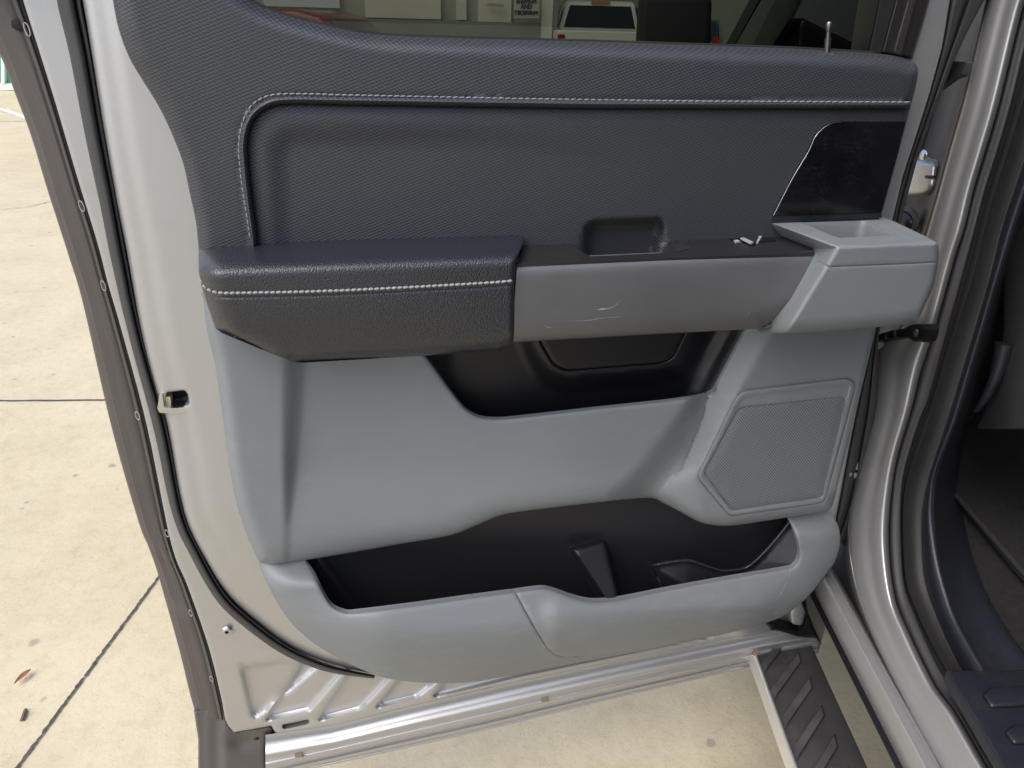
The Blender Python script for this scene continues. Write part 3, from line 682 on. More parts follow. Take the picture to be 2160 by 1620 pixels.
for nm, P_, m__, dz in [('switch_lever', [(1569, 500), (1600, 498), (1595, 510), (1588, 511)], m_dark, 0.003), ('lever_edge', [(1562, 501.5), (1569, 500.5), (1590, 510.5), (1584, 512.5)], m_pale, 0.0035),
                        ('indicator', [(1548, 506.5), (1556, 505.5), (1561, 508.5), (1553, 510)], mat('indicator_icon', (0.3, 0.38, 0.38), 0.5), 0.0015),
                        ('switch_rim_glint', [(1600, 497.5), (1608, 496), (1607, 499), (1599, 511), (1595, 511)], m_pale, 0.002), ('switch_rim_glint', [(1527, 496), (1606, 491.5), (1609, 494), (1531, 498.5)], mat('rim_grey', (0.12, 0.12, 0.12), 0.4), 0.0015)]:  # pale wedge paints the highlight on the switch; grey strip is its top edge
    hf(nm, P_, (lambda z: (lambda x, y, d: wz(x, y, z)))(zb2+dz), m__, door, step=5, skirt=0.002, rings=(), back=(0, 0, -1))
hf('bezel_slot', rp([(1411, 514, 2), (1440, 509, 3), (1457, 524, 3), (1428, 531, 2)]), lambda x, y, d: wz(x, y, zb2), m_dark, bez, step=6, skirt=0.001, rings=(), back=(0, 0, -1))

# ---- grey grab cup
zx = PW(1640, 468, 0.046)[2]
wcr = float(wz(np.array([1767.]), np.array([523.]), zx)[0]); wcr2 = float(wz(np.array([1963.]), np.array([508.]), zx)[0])
WB = max(wcr, wcr2)*0.5+min(wcr, wcr2)*0.5
front_pl = plane3(PW(1767, 523, WB+0.002), PW(1963, 508, WB+0.002), PW(1750, 700, WB-0.004))
cham_up = plane3(PW(1767, 523, WB+0.002), PW(1622, 469, 0.046), PZ(1716, 525, zb))
cham_pl = plane3(PW(1767, 523, WB+0.002), PW(1657, 702, WB-0.004), PZ(1716, 525, zb))
box_poly = rp([(1612, 484), (1610, 476, 4), (1622, 468, 6), (1636, 466), (1858, 457), (1884, 466, 8), (1962, 503, 8), (1978, 513, 8), (1981, 530, 10), (1979, 553), (1970, 600), (1953, 640), (1940, 668, 6), (1928, 679, 8), (1907, 685, 10), (1773, 697), (1660, 703), (1627, 703, 8), (1603, 703, 8), (1603, 693), (1622, 690), (1641, 682), (1659, 663), (1678, 632), (1722, 555), (1727, 536), (1716, 525)])
opening = rp([(1690, 469, 4), (1823, 464, 12), (1930, 508, 14), (1917, 511, 4), (1806, 517, 6), (1786, 511, 10)])
bbot = np.array([(1605, 704), (1660, 704), (1773, 698), (1907, 686), (1928, 679)]); bright_ = np.array([(1981, 520), (1979, 553), (1970, 600), (1953, 640), (1940, 668)])
BSEAM = [(1727, 553), (1748, 563), (1773, 562), (1900, 557), (1979, 553)]
def w_box(x, y, d):
    cu, cl = wpl(x, y, cham_up), wpl(x, y, cham_pl); ch = np.where(y < 523+(1767-x)*2/51, cu, cl)
    w = smin(smin(wz(x, y, zx), wpl(x, y, front_pl), 0.009), ch, 0.006)
    w -= roll(pd(bbot, x, y), 30, 0.016)+roll(pd(bright_, x, y), 12, 0.010)
    w -= 0.0018*ss(1-pd(BSEAM, x, y)/2.0)
    return np.maximum(w, 0.04)-roll(d, 2, 0.001)
bx = hf('grab_cup', box_poly, w_box, m_grey, door, step=8, holes=[opening], skirt=0.03, rings=(1.2, 3, 6, 10, 16), feats=[(BSEAM, (-3, -1.4, 0, 1.4, 3)), ([(1626, 470), (1767, 523)], (-8, -5, -2.5, 0, 2.5, 5, 8)), ([(1767, 523), (1963, 508)], (-12, -8, -4, 0, 4, 8, 12)), ([(1767, 523), (1657, 702)], (-8, -4, 0, 4, 8)), ([(1767, 523), (1716, 525)], (-3, 0, 3))], angle=60)
op = resamp(opening, 5); zt = PZ(op[:, 0], op[:, 1], zx); cen = zt.mean(0); rows = [zt+np.array([0, 0, -0.0003])]
for sc_, dz in ((0.985, -0.002), (0.965, -0.006), (0.95, -0.03), (0.93, -0.052), (0.88, -0.060)):
    rows.append(cen+(zt-cen)*sc_+np.array([0, 0, dz]))
loft('cup_well', rows, m_grey, door, closed=True, cap=True, angle=50)

# ---- lower grey panel
LEFT = [(425, 620), (430, 640), (437, 700), (453, 767), (470, 883), (483, 983), (500, 1067), (520, 1127), (533, 1157), (547, 1187), (556, 1193)]
BOTP2 = [(556, 1193), (600, 1188), (650, 1181), (790, 1157), (840, 1148), (950, 1129), (1007, 1107), (1057, 1087), (1107, 1078), (1250, 1061), (1365, 1050), (1400, 1062), (1437, 1081), (1473, 1100), (1500, 1107), (1530, 1109), (1560, 1107), (1743, 1079), (1753, 1073), (1760, 1052)]
MAPO = [(880, 735), (900, 752), (943, 813), (977, 857), (997, 873), (1017, 881), (1050, 884), (1100, 880), (1250, 863), (1400, 847), (1467, 837), (1497, 829), (1508, 822), (1572, 700), (1575, 680)]
low_poly = list(cr(LEFT, 3))+list(cr(BOTP2[:-3], 4)[1:])+[(1743, 1079), (1754, 1073), (1760, 1052), (1805, 870), (1848, 690), (1850, 670)]
low_poly += [(1578, 670)]+[MAPO[i] for i in (13, 12)]+list(cr(MAPO[:13], 3)[::-1][1:])+[(880, 700), (640, 700), (440, 600)]
VAL = [(1552, 690), (1496, 826), (1478, 890), (1440, 985), (1392, 1040)]
RID = [(1640, 690), (1602, 750), (1565, 815), (1505, 930), (1470, 1010), (1480, 1050), (1520, 1090)]
FRM = rp([(1550, 843, 14), (1566, 825, 14), (1790, 798, 10), (1806, 812, 12), (1740, 1057, 10), (1727, 1062, 6), (1540, 1089, 10), (1470, 1005, 14)])
GRL = rp([(1560, 860, 10), (1777, 837, 7), (1783, 845, 6), (1736, 1050, 8), (1545, 1078, 8), (1484, 995, 8)])
botc = cr(BOTP2, 4); leftc = cr(LEFT, 3); MAPc = cr(MAPO, 4)
def w_low(x, y, d=None):
    xl = lin([(592, 760), (592, 900), (598, 1120)], y); xr = lin([(652, 760), (640, 900), (612, 1120)], y)
    h = 0.017*(1-0.8*ss((y-960)/170))
    w = 0.052-h*ss((x-xl)/(xr-xl))
    w += 0.016*ss((x-700)/600)                     # the centre swells towards the fin
    xv = lin(VAL, np.clip(y, 690, 1040)); fw = lin([(40, 830), (95, 960), (120, 1040)], y)
    fin = w-(0.028*ss(1-(xv-x)/fw))
    xr2 = lin(RID, y); spk = 0.058
    val = 0.030+0.028*np.clip((x-xv)/np.maximum(xr2-xv, 30), 0, 1)
    band = smin(val, spk, 0.006)
    w = np.where(x < xv, fin, np.maximum(band, 0))
    lowmix = ss((y-945)/110)*ss((x-1330)/120)
    w = w*(1-lowmix)+lowmix*(0.040+0.018*ss((x-1380)/110))
    db = pd(botc, x, y); Rb = np.interp(x, [560, 900, 1300, 1500], [48, 50, 40, 26]); w -= roll(db/Rb*40, 40, 0.018)
    dl = pd(leftc, x, y); w -= roll(dl, 30, 0.022)+0.003*ss((13-dl)/3)
    dm = pd(MAPc[:], x, y); w -= roll(dm, 9, 0.005)*(x < 1512)
    w -= roll(np.abs(sdf(FRM, x, y)), 4, 0.0016)
    return np.maximum(w-roll(np.maximum(0, lin([(1850, 670), (1760, 1052)], y)-x), 6, 0.004), 0.004)
low = hf('lower_panel', low_poly, w_low, m_grey, door, step=8.5, holes=[FRM], skirt=lambda x, y: 0.006 if pd(MAPc, np.array([x]), np.array([y]))[0] < 3 else 0.028, rings=(1.5, 4, 8, 13, 20), feats=[(VAL[1:], (-6, -3, 0, 3, 6)), ([(592, 770), (592, 900), (598, 1100)], (-6, 0, 6)), ([(650, 770), (640, 900), (612, 1100)], (-6, 0, 6))], angle=75)
def w_bez(x, y, d): return w_low(x, y)*0+0.0605-roll(sdf(FRM, x, y), 4, 0.003)-0.002*ss((sdf(FRM, x, y)-9)/4)-roll(-sdf(GRL, x, y), 3, 0.002)
bz = hf('speaker_bezel', FRM, w_bez, m_grey, door, step=8, holes=[GRL], skirt=0.012, rings=(1.2, 3, 6, 9, 13))
hf('speaker_grille', GRL, lambda x, y, d: 0.0575-0.0015*ss(1-d/8)-0.002*ss(1-np.hypot(x-1640, y-960)/130)*0, m_grille, bz, step=14, skirt=0.004, rings=(3, 8))

# ---- map pocket liner
HB = rp([(1128, 660), (1140, 722, 8), (1168, 770, 18), (1195, 782, 14), (1392, 766, 14), (1418, 757, 14), (1446, 700, 10), (1450, 660)])
def w_map(x, y, d):
    w = np.full(x.shape, -0.004)
    s = sdf(HB, x, y)
    w += 0.022*ss((s+52)/50)-0.003*ss(1-np.abs(s)/3)
    xr_ = lin([(1525, 700), (1455, 835)], y); w += 0.03*ss((x-xr_+8)/60)+0.004*ss(1-np.abs(x-xr_)/9)
    w += 0.012*ss((960-x)/60)
    return w
hf('map_pocket', [(850, 640), (1620, 640), (1600, 930), (980, 935), (850, 800)], w_map, m_black, door, step=10, skirt=0.005, rings=(), feats=[(list(HB)[1:-1], (-4, -2, 0, 2, 4))], angle=70)

# ---- bin
BIN_OUT = [(548, 1195), (563, 1230), (590, 1280), (623, 1323), (667, 1360), (723, 1393), (790, 1423), (840, 1435), (923, 1441), (1007, 1437), (1130, 1415), (1260, 1390), (1380, 1368), (1547, 1333), (1627, 1310), (1663, 1293), (1703, 1260), (1733, 1223), (1760, 1187), (1772, 1147), (1770, 1115), (1758, 1090), (1745, 1070)]
BIN_IN = [(640, 1172), (643, 1182), (663, 1213), (687, 1260), (703, 1281), (727, 1292), (753, 1292), (873, 1277), (980, 1262), (1087, 1248), (1140, 1241), (1167, 1245), (1207, 1259), (1240, 1267), (1267, 1268), (1313, 1263), (1413, 1243), (1540, 1220), (1657, 1200), (1677, 1192), (1686, 1172), (1683, 1145), (1673, 1113), (1660, 1090), (1650, 1075)]
bo, bi = cr(BIN_OUT, 4), cr(BIN_IN, 4)
bin_poly = list(bo)+[(1700, 1040), (1640, 1040)]+list(bi[::-1])+[(625, 1150), (548, 1165)]
SEAMB = [(1087, 1249), (1107, 1287), (1133, 1333), (1155, 1367), (1170, 1381), (1190, 1385), (1260, 1383), (1340, 1368)]
SEAMB2 = [(1665, 1201), (1662, 1220), (1647, 1250), (1620, 1283), (1585, 1318)]
def w_bin(x, y, d):
    do = pd(bo, x, y); di = pd(bi, x, y)
    f_ = ss((y-1170)/190)*ss((x-560)/260)*ss((1800-x)/200)
    top = 0.062+0.046*f_
    Rr = 55+75*f_; prof = np.sqrt(np.clip(1-(1-np.clip(do/Rr, 0, 1))**2, 0, 1))
    w = 0.034+(top-0.034)*prof
    w -= roll(di/(10+4*f_)*30, 30, 0.004+0.002*f_)
    kk = np.where(x < 1100, ss((y-1172)/70), ss((y-1072)/70)); w = 0.027+(w-0.027)*kk
    w += 0.006*ss((x-1130)/50)*ss((1640-x)/40)*ss((y-1250)/40)*ss((1420-y)/60)
    w -= 0.0025*ss(1-np.minimum(pd(SEAMB, x, y), pd(SEAMB2, x, y)+1.2)/2.2)
    return w
bn = hf('door_bin', bin_poly, w_bin, m_grey, door, step=8, skirt=lambda x, y: 0.007 if pd(bi, np.array([x]), np.array([y]))[0] < 3 else 0.03, rings=(1.2, 3, 6, 10, 16, 24), feats=[(cr(SEAMB, 4), (-3, -1.2, 0, 1.2, 3)), (cr(SEAMB2, 4), (-3, -1.2, 0, 1.2, 3))], angle=75)
WED = rp([(1203, 1157, 8), (1277, 1139, 8), (1318, 1300, 0), (1296, 1300, 0)])
CUP = [(1372, 1191), (1395, 1187), (1425, 1182), (1455, 1180), (1468, 1184), (1500, 1195), (1525, 1202), (1555, 1200), (1580, 1192), (1610, 1165), (1645, 1125), (1672, 1090)]
CUPP = np.array(list(cr(CUP, 5))+[(1760, 1100), (1760, 1330), (1420, 1330)])
def w_lin(x, y, d):
    w = 0.0+0*x
    s = sdf(WED, x, y); w += ss((s+5)/11)*(0.014+0.066*np.clip((y-1141)/125, 0, 1))
    s = sdf(CUPP, x, y)
    ribs = 0.0013*np.sin(x*2*math.pi/6.5)*ss((1475-x)/20)*ss((x-1375)/10)*ss(1-np.abs(s)/12)
    w += 0.022*ss((s+3)/8)+0.008*ss(1-np.abs(s-3)/5)+0.040*np.clip(s/80, 0, 1)+ribs
    w += 0.012*ss((700-x+(y-1180)*0.75)/30)
    return w
hf('bin_liner', [(600, 1150), (700, 1100), (1300, 1000), (1690, 1000), (1722, 1090), (1725, 1150), (1695, 1225), (1600, 1285), (1200, 1360), (760, 1385), (670, 1320), (605, 1235)], w_lin, mat('bin_black_plastic', (0.014, 0.014, 0.018), 0.36, bump=[('noise', 1600, 0.3, 0.0004)]), door, step=6, skirt=0.005, rings=(), feats=[(cr(CUP, 5), (-8, -4, 0, 3, 6, 10)), (list(WED)+[WED[0]], (-6, -4, -2, 0, 2, 4, 7)), ([(1372, 1191), (1420, 1330)], (-4, -2, 0, 2, 5))], angle=75)

q = cr(CUP, 6); ql = rsn(np.vstack([np.array([(1412, 1262), (1392, 1226)]), q]), 90)
tube('bottle_holder_rim', PW(ql[:, 0], ql[:, 1]+2, w_lin(ql[:, 0], ql[:, 1]+8, 0)+0.0012), 0.0021, mat('rim_black', (0.03, 0.03, 0.035), 0.22), door, 10)

# ---- clip bracket at the front lower corner
bk = hf('corner_boot', rp([(1622, 1318, 5), (1638, 1314, 6), (1660, 1322, 8), (1683, 1330, 6), (1692, 1325, 5), (1700, 1300), (1690, 1250), (1699, 1245, 4), (1703, 1290, 8), (1718, 1325), (1735, 1362, 3), (1722, 1347), (1706, 1346, 5), (1680, 1342), (1640, 1330, 6), (1624, 1330, 4)]), lambda x, y, d: 0.004-roll(d, 6, 0.008), m_black_metal, door, step=5, skirt=0.02)
bk['label'] = 'black rubber boot at the lower front corner'
hf('lower_hinge_arm', rp([(1664, 1290, 4), (1690, 1268, 6), (1699, 1290), (1692, 1320, 8), (1668, 1316, 8)]), lambda x, y, d: 0.0+0.008*np.sin(np.clip((x-1662)/36, 0, 1)*3.14)-roll(d, 5, 0.006), m_paint, door, step=5, skirt=0.03)

# ============================================================ TRUCK BODY (this vehicle)
E0 = [(2195, -90), (2172, -30), (2150, 40), (2107, 217), (2078, 317), (2053, 400), (2034, 480), (2016, 534), (1997, 602), (1978, 670), (1959, 730), (1940, 787), (1920, 870), (1892, 965), (1878, 1055), (1874, 1154), (1888, 1265), (1917, 1337), (1949, 1405), (1976, 1455), (2008, 1495), (2045, 1556), (2077, 1612), (2130, 1700)]
EB = [(2120, -90), (2098, -30), (2080, 30), (2040, 200), (2007, 317), (1985, 400), (1957, 497), (1935, 590), (1915, 680), (1850, 740), (1849, 790), (1847, 867), (1822, 967), (1806, 1033), (1793, 1085), (1796, 1170), (1812, 1250), (1842, 1335), (1875, 1410), (1905, 1470), (1935, 1530), (1965, 1585), (1990, 1625), (2040, 1710)]
EB2 = [(2085, -90), (2060, -30), (2040, 30), (1995, 200), (1960, 317), (1935, 400), (1905, 497), (1880, 590), (1860, 680), (1835, 740), (1825, 800), (1815, 880), (1795, 967), (1785, 1033), (1772, 1085), (1776, 1170), (1790, 1240), (1815, 1320), (1850, 1400), (1880, 1460), (1905, 1520), (1935, 1580), (1960, 1625), (2010, 1710)]
EC = [(1990, -90), (1975, -30), (1960, 30), (1920, 200), (1885, 317), (1865, 400), (1840, 497), (1820, 590), (1800, 680), (1780, 740), (1760, 800), (1750, 880), (1740, 967), (1730, 1033), (1722, 1085), (1715, 1150), (1727, 1230), (1760, 1300), (1790, 1360), (1822, 1430), (1850, 1485), (1885, 1555), (1918, 1620), (1958, 1700)]
def mixc(a, b, t): n = 90; A = rsn(cr(a, 6), n); B = rsn(cr(b, 6), n); return A*(1-t)+B*t
def rb(curve, s, n=90):
    P = rsn(cr(curve, 6) if isinstance(curve, list) else curve, n); return PB(P[:, 0], P[:, 1], np.full(n, s))
m_recess_shade = mat('shaded_recess_paint', (0.085, 0.085, 0.092), 0.4, 0.3)  # recess shade put into the colour: a darker copy of the silver paint
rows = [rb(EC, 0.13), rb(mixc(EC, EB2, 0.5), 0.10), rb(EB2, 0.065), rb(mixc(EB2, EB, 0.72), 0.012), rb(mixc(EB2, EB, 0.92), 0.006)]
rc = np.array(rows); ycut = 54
loft('pillar_recess', rc[:, :ycut], m_recess_shade, truck, sub=4, angle=70)
loft('lower_recess', rc[:, ycut-1:], m_paint, truck, sub=4, angle=70)
rows = [rb(mixc(EB2, EB, 0.86), 0.035), rb(mixc(EB2, EB, 0.93), 0.008), rb(EB, 0.0), rb(mixc(EB, E0, 0.25), 0.001), rb(mixc(EB, E0, 0.5), 0.006), rb(mixc(EB, E0, 0.7), 0.007), rb(mixc(EB, E0, 0.88), 0.012), rb(E0, 0.03), rb([(p[0]+3, p[1]) for p in E0], 0.06)]
loft('door_aperture', rows, m_paint, truck, sub=4, angle=70)
# rocker outer face, ridges running along the sill
def lineA(px, py, s, a0, a1, n=20):
    p = PB(px, py, s); return np.array([p+AX*t for t in np.linspace(a0, a1, n)])
rk = []
for (px, py, s) in ((1905, 1620, 0.02), (1912, 1620, 0.0), (1926, 1620, -0.004), (1952, 1620, -0.002), (1958, 1620, 0.004), (1974, 1620, 0.005), (1982, 1620, 0.002), (1994, 1620, 0.045)):
    rk.append(lineA(px, py, s-0.009, -1.6, 0.75, 140))
loft('rocker', rk, m_paint, truck, sub=3, angle=75)
r0 = [lineA(1905, 1620, 0.012, -1.6, 1.2), lineA(1889, 1620, 0.004, -1.6, 1.2), lineA(1892, 1620, 0.03, -1.6, 1.2), lineA(1892, 1620, 0.25, -1.6, 1.2)]
loft('rocker_cover', r0, m_black, truck, sub=1)
# seals around the opening
S1 = [(2230, -90), (2205, -30), (2172, 60), (2133, 217), (2104, 317), (2078, 400), (2057, 480), (2040, 545), (2018, 625), (1994, 711), (1975, 780), (1956, 847), (1940, 885), (1915, 965), (1903, 1020), (1899, 1108), (1906, 1230), (1930, 1300), (1958, 1365), (1985, 1420), (2012, 1465), (2050, 1530), (2085, 1590), (2150, 1700)]
S2 = [(2262, -90), (2235, -30), (2200, 60), (2155, 217), (2125, 317), (2098, 400), (2076, 480), (2049, 589), (2033, 640), (2016, 692), (1981, 806), (1962, 870), (1948, 915), (1917, 1008), (1908, 1050), (1905, 1108), (1911, 1222), (1935, 1291), (1963, 1350), (1995, 1405), (2025, 1450), (2065, 1515), (2110, 1590), (2175, 1700)]
S3 = [(2320, -90), (2290, -30), (2255, 60), (2200, 217), (2168, 317), (2140, 400), (2114, 480), (2087, 589), (2072, 640), (2057, 692), (2027, 792), (2010, 850), (1994, 900), (1963, 994), (1950, 1050), (1944, 1108), (1951, 1222), (1981, 1314), (2008, 1373), (2027, 1410), (2055, 1460), (2095, 1525), (2140, 1595), (2205, 1700)]
rows = [rb([(p[0]+1, p[1]) for p in E0], 0.035), rb(mixc(E0, S1, 0.25), 0.030), rb(mixc(E0, S1, 0.7), 0.036), rb(S1, 0.040), rb(mixc(S1, S2, 0.12), 0.052), rb(mixc(S1, S2, 0.5), 0.054), rb(S2, 0.046), rb(mixc(S2, S3, 0.12), 0.055), rb(mixc(S2, S3, 0.5), 0.075), rb(mixc(S2, S3, 0.85), 0.085), rb(S3, 0.088)]
loft('aperture_seal', rows, m_seal, truck, sub=3, angle=70)
# inner trim
fz = PB(2100, 1290, 0.16)[2]
scz = fz+0.012; print('SCZ', scz, PB(2000, 1415, 0.05)[2], (PZ(2000, 1415, scz)-H) @ NB, (PZ(2110, 1620, scz)-H) @ NB)
def cut(c, y=1418): return [p for p in c if p[1] < y]+[(np.interp(y, [p[1] for p in c], [p[0] for p in c]), y)]
S4 = [(2360, -90), (2325, -30), (2290, 60), (2235, 217), (2195, 317), (2165, 400), (2138, 480), (2105, 589), (2090, 640), (2075, 692), (2045, 792), (2028, 850), (2012, 900), (1976, 994), (1968, 1050), (1968, 1108), (1981, 1200), (2008, 1291), (2040, 1355), (2072, 1410), (2100, 1460), (2140, 1525), (2185, 1595), (2250, 1700)]
S5 = [(2420, -90), (2380, -30), (2340, 60), (2280, 217), (2240, 317), (2205, 400), (2170, 480), (2130, 575), (2118, 630), (2106, 681), (2075, 800), (2057, 866), (2036, 903), (2017, 1000), (2018, 1050), (2027, 1085), (2049, 1177), (2081, 1259), (2127, 1337), (2160, 1382), (2190, 1430), (2240, 1500), (2290, 1580), (2350, 1700)]
S3c, S4c, S5c = cut(S3), cut(S4), cut(S5)
def sfl(P):
    q = PZ(P[:, 0], P[:, 1], fz); return np.clip((q-H) @ NB, 0.06, 0.26)
P5 = rsn(cr(S5c, 6), 90)
rows = [rb(S3c, 0.092), rb(mixc(S3c, S4c, 0.15), 0.078), rb(mixc(S3c, S4c, 0.55), 0.074), rb(S4c, 0.080), rb(mixc(S4c, S5c, 0.12), 0.092), PB(P5[:, 0]*0.5+rsn(cr(S4c, 6), 90)[:, 0]*0.5, P5[:, 1]*0.5+rsn(cr(S4c, 6), 90)[:, 1]*0.5, 0.09*0.5+sfl(P5)*0.5), PB(P5[:, 0], P5[:, 1], sfl(P5)), PB(P5[:, 0]+4, P5[:, 1], sfl(P5)+0.02)]
loft('pillar_trim', rows, m_navy, truck, sub=3, angle=70)
# floor, carpet, scuff plate
def quadz(name, pts, z, m, parent, th=0.01, **k): return prism(name, [PZ(p[0], p[1], z) for p in pts], (0, 0, -th), m, parent, **k)
sp_ = quadz('scuff_plate', [(1996, 1412), (2050, 1413), (2330, 1408), (2500, 1720), (2168, 1720), (2118, 1620), (2060, 1520)], scz, m_navy, truck, 0.02, bev=0.003)
for pts in ([(2075, 1463), (2090, 1448), (2260, 1440), (2275, 1480), (2092, 1489)], [(2122, 1541), (2138, 1528), (2300, 1518), (2320, 1556), (2140, 1566)], [(2175, 1625), (2190, 1612), (2350, 1600), (2370, 1640), (2195, 1650)]):
    quadz('scuff_rib', pts, scz+0.006, m_navy, sp_, 0.006, bev=0.003)
prism('cab_floor', [BC(-1.4, 0.09, fz-0.01), BC(1.3, 0.09, fz-0.01), BC(1.3, 1.75, fz-0.01), BC(-1.4, 1.75, fz-0.01)], (0, 0, -0.05), m_carpet, truck)
mat_t = prism('floor_mat', [PZ(2017, 1045, fz+0.012), PZ(2017, 900, fz+0.012), PZ(2300, 880, fz+0.012), PZ(2600, 1150, fz+0.012), PZ(2500, 1480, fz+0.012), PZ(2160, 1215, fz+0.012)], (0, 0, -0.011), mat('mat_pile', (0.017, 0.017, 0.018), 0.95, bump=[('noise', 800, 1.0, 0.004)], var=0.4, vscale=110), None, bev=0.004)
tag(mat_t, 'dark grey carpet floor mat behind the front seat', 'floor mat')
ep = np.array([PZ(x, y, fz+0.014) for x, y in ((2017, 1045), (2040, 1072), (2160, 1210), (2420, 1420))]); tube('mat_binding', rsn(ep, 30), 0.0045, m_seat, mat_t, 8, up=(0, 0, 1))
# cabin enclosure
cab = MB(); 
prism('cab_roof', [BC(-1.4, 0.12, 1.90), BC(1.3, 0.12, 1.90), BC(1.3, 1.75, 1.90), BC(-1.4, 1.75, 1.90)], (0, 0, 0.05), m_paint, truck)
prism('cab_far_side', [BC(-1.4, 1.72, 0.3), BC(1.3, 1.72, 0.3), BC(1.3, 1.72, 1.3), BC(-1.4, 1.72, 1.3)], tuple(NB*0.03), m_seal, truck)
prism('rear_bulkhead', [BC(-1.4, 0.12, 0.4), BC(-1.4, 1.75, 0.4), BC(-1.4, 1.75, 1.9), BC(-1.4, 0.12, 1.9)], tuple(-AX*0.04), m_seal, truck)
prism('dashboard', [BC(1.2, 0.1, 0.4), BC(1.2, 1.72, 0.4), BC(1.2, 1.72, 1.35), BC(1.2, 0.1, 1.35)], tuple(AX*0.3), m_seal, truck, bev=0.03)
# front seat (back seen from behind)
def seat(s0, s1, a0, label=None):
    q = [BC(a0, s0, fz+0.18), BC(a0, s1, fz+0.18), BC(a0-0.20, s1, 1.28), BC(a0-0.20, s0, 1.28)]
    st = prism('front_seat', q, tuple(AX*0.16+np.array([0, 0, 0.0])), m_seat, truck, bev=0.04)
    prism('seat_cushion', [BC(a0-0.02, s0, fz+0.15), BC(a0-0.02, s1, fz+0.15), BC(a0+0.5, s1, fz+0.22), BC(a0+0.5, s0, fz+0.22)], (0, 0, 0.16), m_seat, st, bev=0.04)
    c = (s0+s1)/2; prism('headrest', [BC(a0-0.21, c-0.13, 1.33), BC(a0-0.21, c+0.13, 1.33), BC(a0-0.24, c+0.12, 1.53), BC(a0-0.24, c-0.12, 1.53)], tuple(AX*0.1), m_seat, st, bev=0.03)
    return st
seat(0.20, 0.70, 0.34); seat(1.1, 1.6, 0.34)
sm = hf('seat_side_cover', rp([(2118, 690), (2120, 560, 20), (2145, 470, 30), (2300, 300), (2400, 900), (2060, 905, 10), (2078, 868), (2112, 760, 10)]), 0.0, m_seat, truck, step=14, skirt=0.1, P=lambda x, y, w: PB(x, y, 0.21-0.03*ss((x-2060)/80)+w), rings=(2, 6), back=tuple(NB))
pv = cr([(2058, 868), (2075, 845), (2098, 800), (2112, 755), (2120, 725)], 6); tube('seat_base_trim', PB(pv[:, 0], pv[:, 1], np.full(len(pv), 0.175)), np.linspace(0.004, 0.014, len(pv)), m_navy, truck, 10)
# hinges, check strap, grommet, rubber tab
def pb(pts, s): return np.array([PB(p[0], p[1], s) for p in pts])
hg = hf('upper_hinge', rp([(1935, 336, 4), (1962, 335, 10), (1978, 346, 12), (1975, 372, 4), (1972, 400, 12), (1950, 413, 14), (1900, 414), (1905, 330)]), lambda x, y, d: -0.022+0.014*(1-roll(d, 16, 1.0))-0.006*ss(1-np.abs(y-374)/4)*ss((x-1950)/8), m_paint, truck, step=5, skirt=0.05, rings=(1.2, 3, 6, 10, 14), P=lambda x, y, w: PB(x, y, 0.03-(w+0.03)), back=tuple(NB))
P = PB(np.array([1948.]), np.array([327.]), np.array([0.008]))[0]; mb = MB(); mb.sphere(P, (0.008, 0.009, 0.004), (np.array([0, 0, 1.]), nrm(AX), NB), 14, 8); mb.build('hinge_bolt', m_steel, hg)
lh = hf('lower_hinge', rp([(1760, 940), (1792, 950, 10), (1803, 968, 10), (1800, 995, 5), (1796, 1010, 10), (1770, 1018), (1750, 1018)]), lambda x, y, d: -0.02+0.014*(1-roll(d, 14, 1.0))-0.006*ss(1-np.abs(y-994)/4), m_paint, truck, step=5, skirt=0.05, rings=(1.2, 3, 6, 10, 14), P=lambda x, y, w: PB(x, y, -w-0.03), back=tuple(NB))
st_ = hf('check_strap', rp([(1835, 722), (1850, 706, 3), (1880, 697), (1908, 692, 3), (1925, 684, 5), (1949, 682, 5), (1951, 695), (1945, 718, 3), (1930, 722, 3), (1915, 713), (1885, 714), (1850, 719)]), lambda x, y, d: 0.022-roll(d, 4, 0.006)+0.003*ss(1-np.abs(np.sin(x/6.0)))*ss((1905-x)/10), m_black_metal, truck, step=4, skirt=0.02, rings=(1.2, 3), P=lambda x, y, w: PB(x, y, -w), back=tuple(NB))
P = PB(np.array([1932.]), np.array([702.]), np.array([-0.024]))[0]; mb = MB(); mb.sphere(P, (0.007, 0.007, 0.005), (np.array([0, 0, 1.]), nrm(AX), NB), 6, 6); mb.build('bolt', m_black_metal, st_)
P = PB(np.array([1912.]), np.array([466.]), np.array([0.012]))[0]
ring = [P+np.array([0, 0, 1])*0.017*math.cos(t)+AX*0.03*math.sin(t) for t in np.linspace(0, 2*math.pi, 25)]
V, Fc = tube_geo(ring, 0.0045, 8); gm = obj('grommet', V, Fc, m_seal, truck); mb = MB(); mb.sphere(P, (0.013, 0.024, 0.012), (np.array([0, 0, 1.]), AX, NB), 16, 8); mb.build('boot', m_black, gm)
hf('rubber_tab', rp([(1985, 128), (2038, 131, 3), (2026, 160, 6), (2008, 166, 4), (1975, 190), (1985, 150)]), 0.02, m_seal, truck, step=6, skirt=0.01, P=lambda x, y, w: PB(x, y, -w), back=tuple(NB))
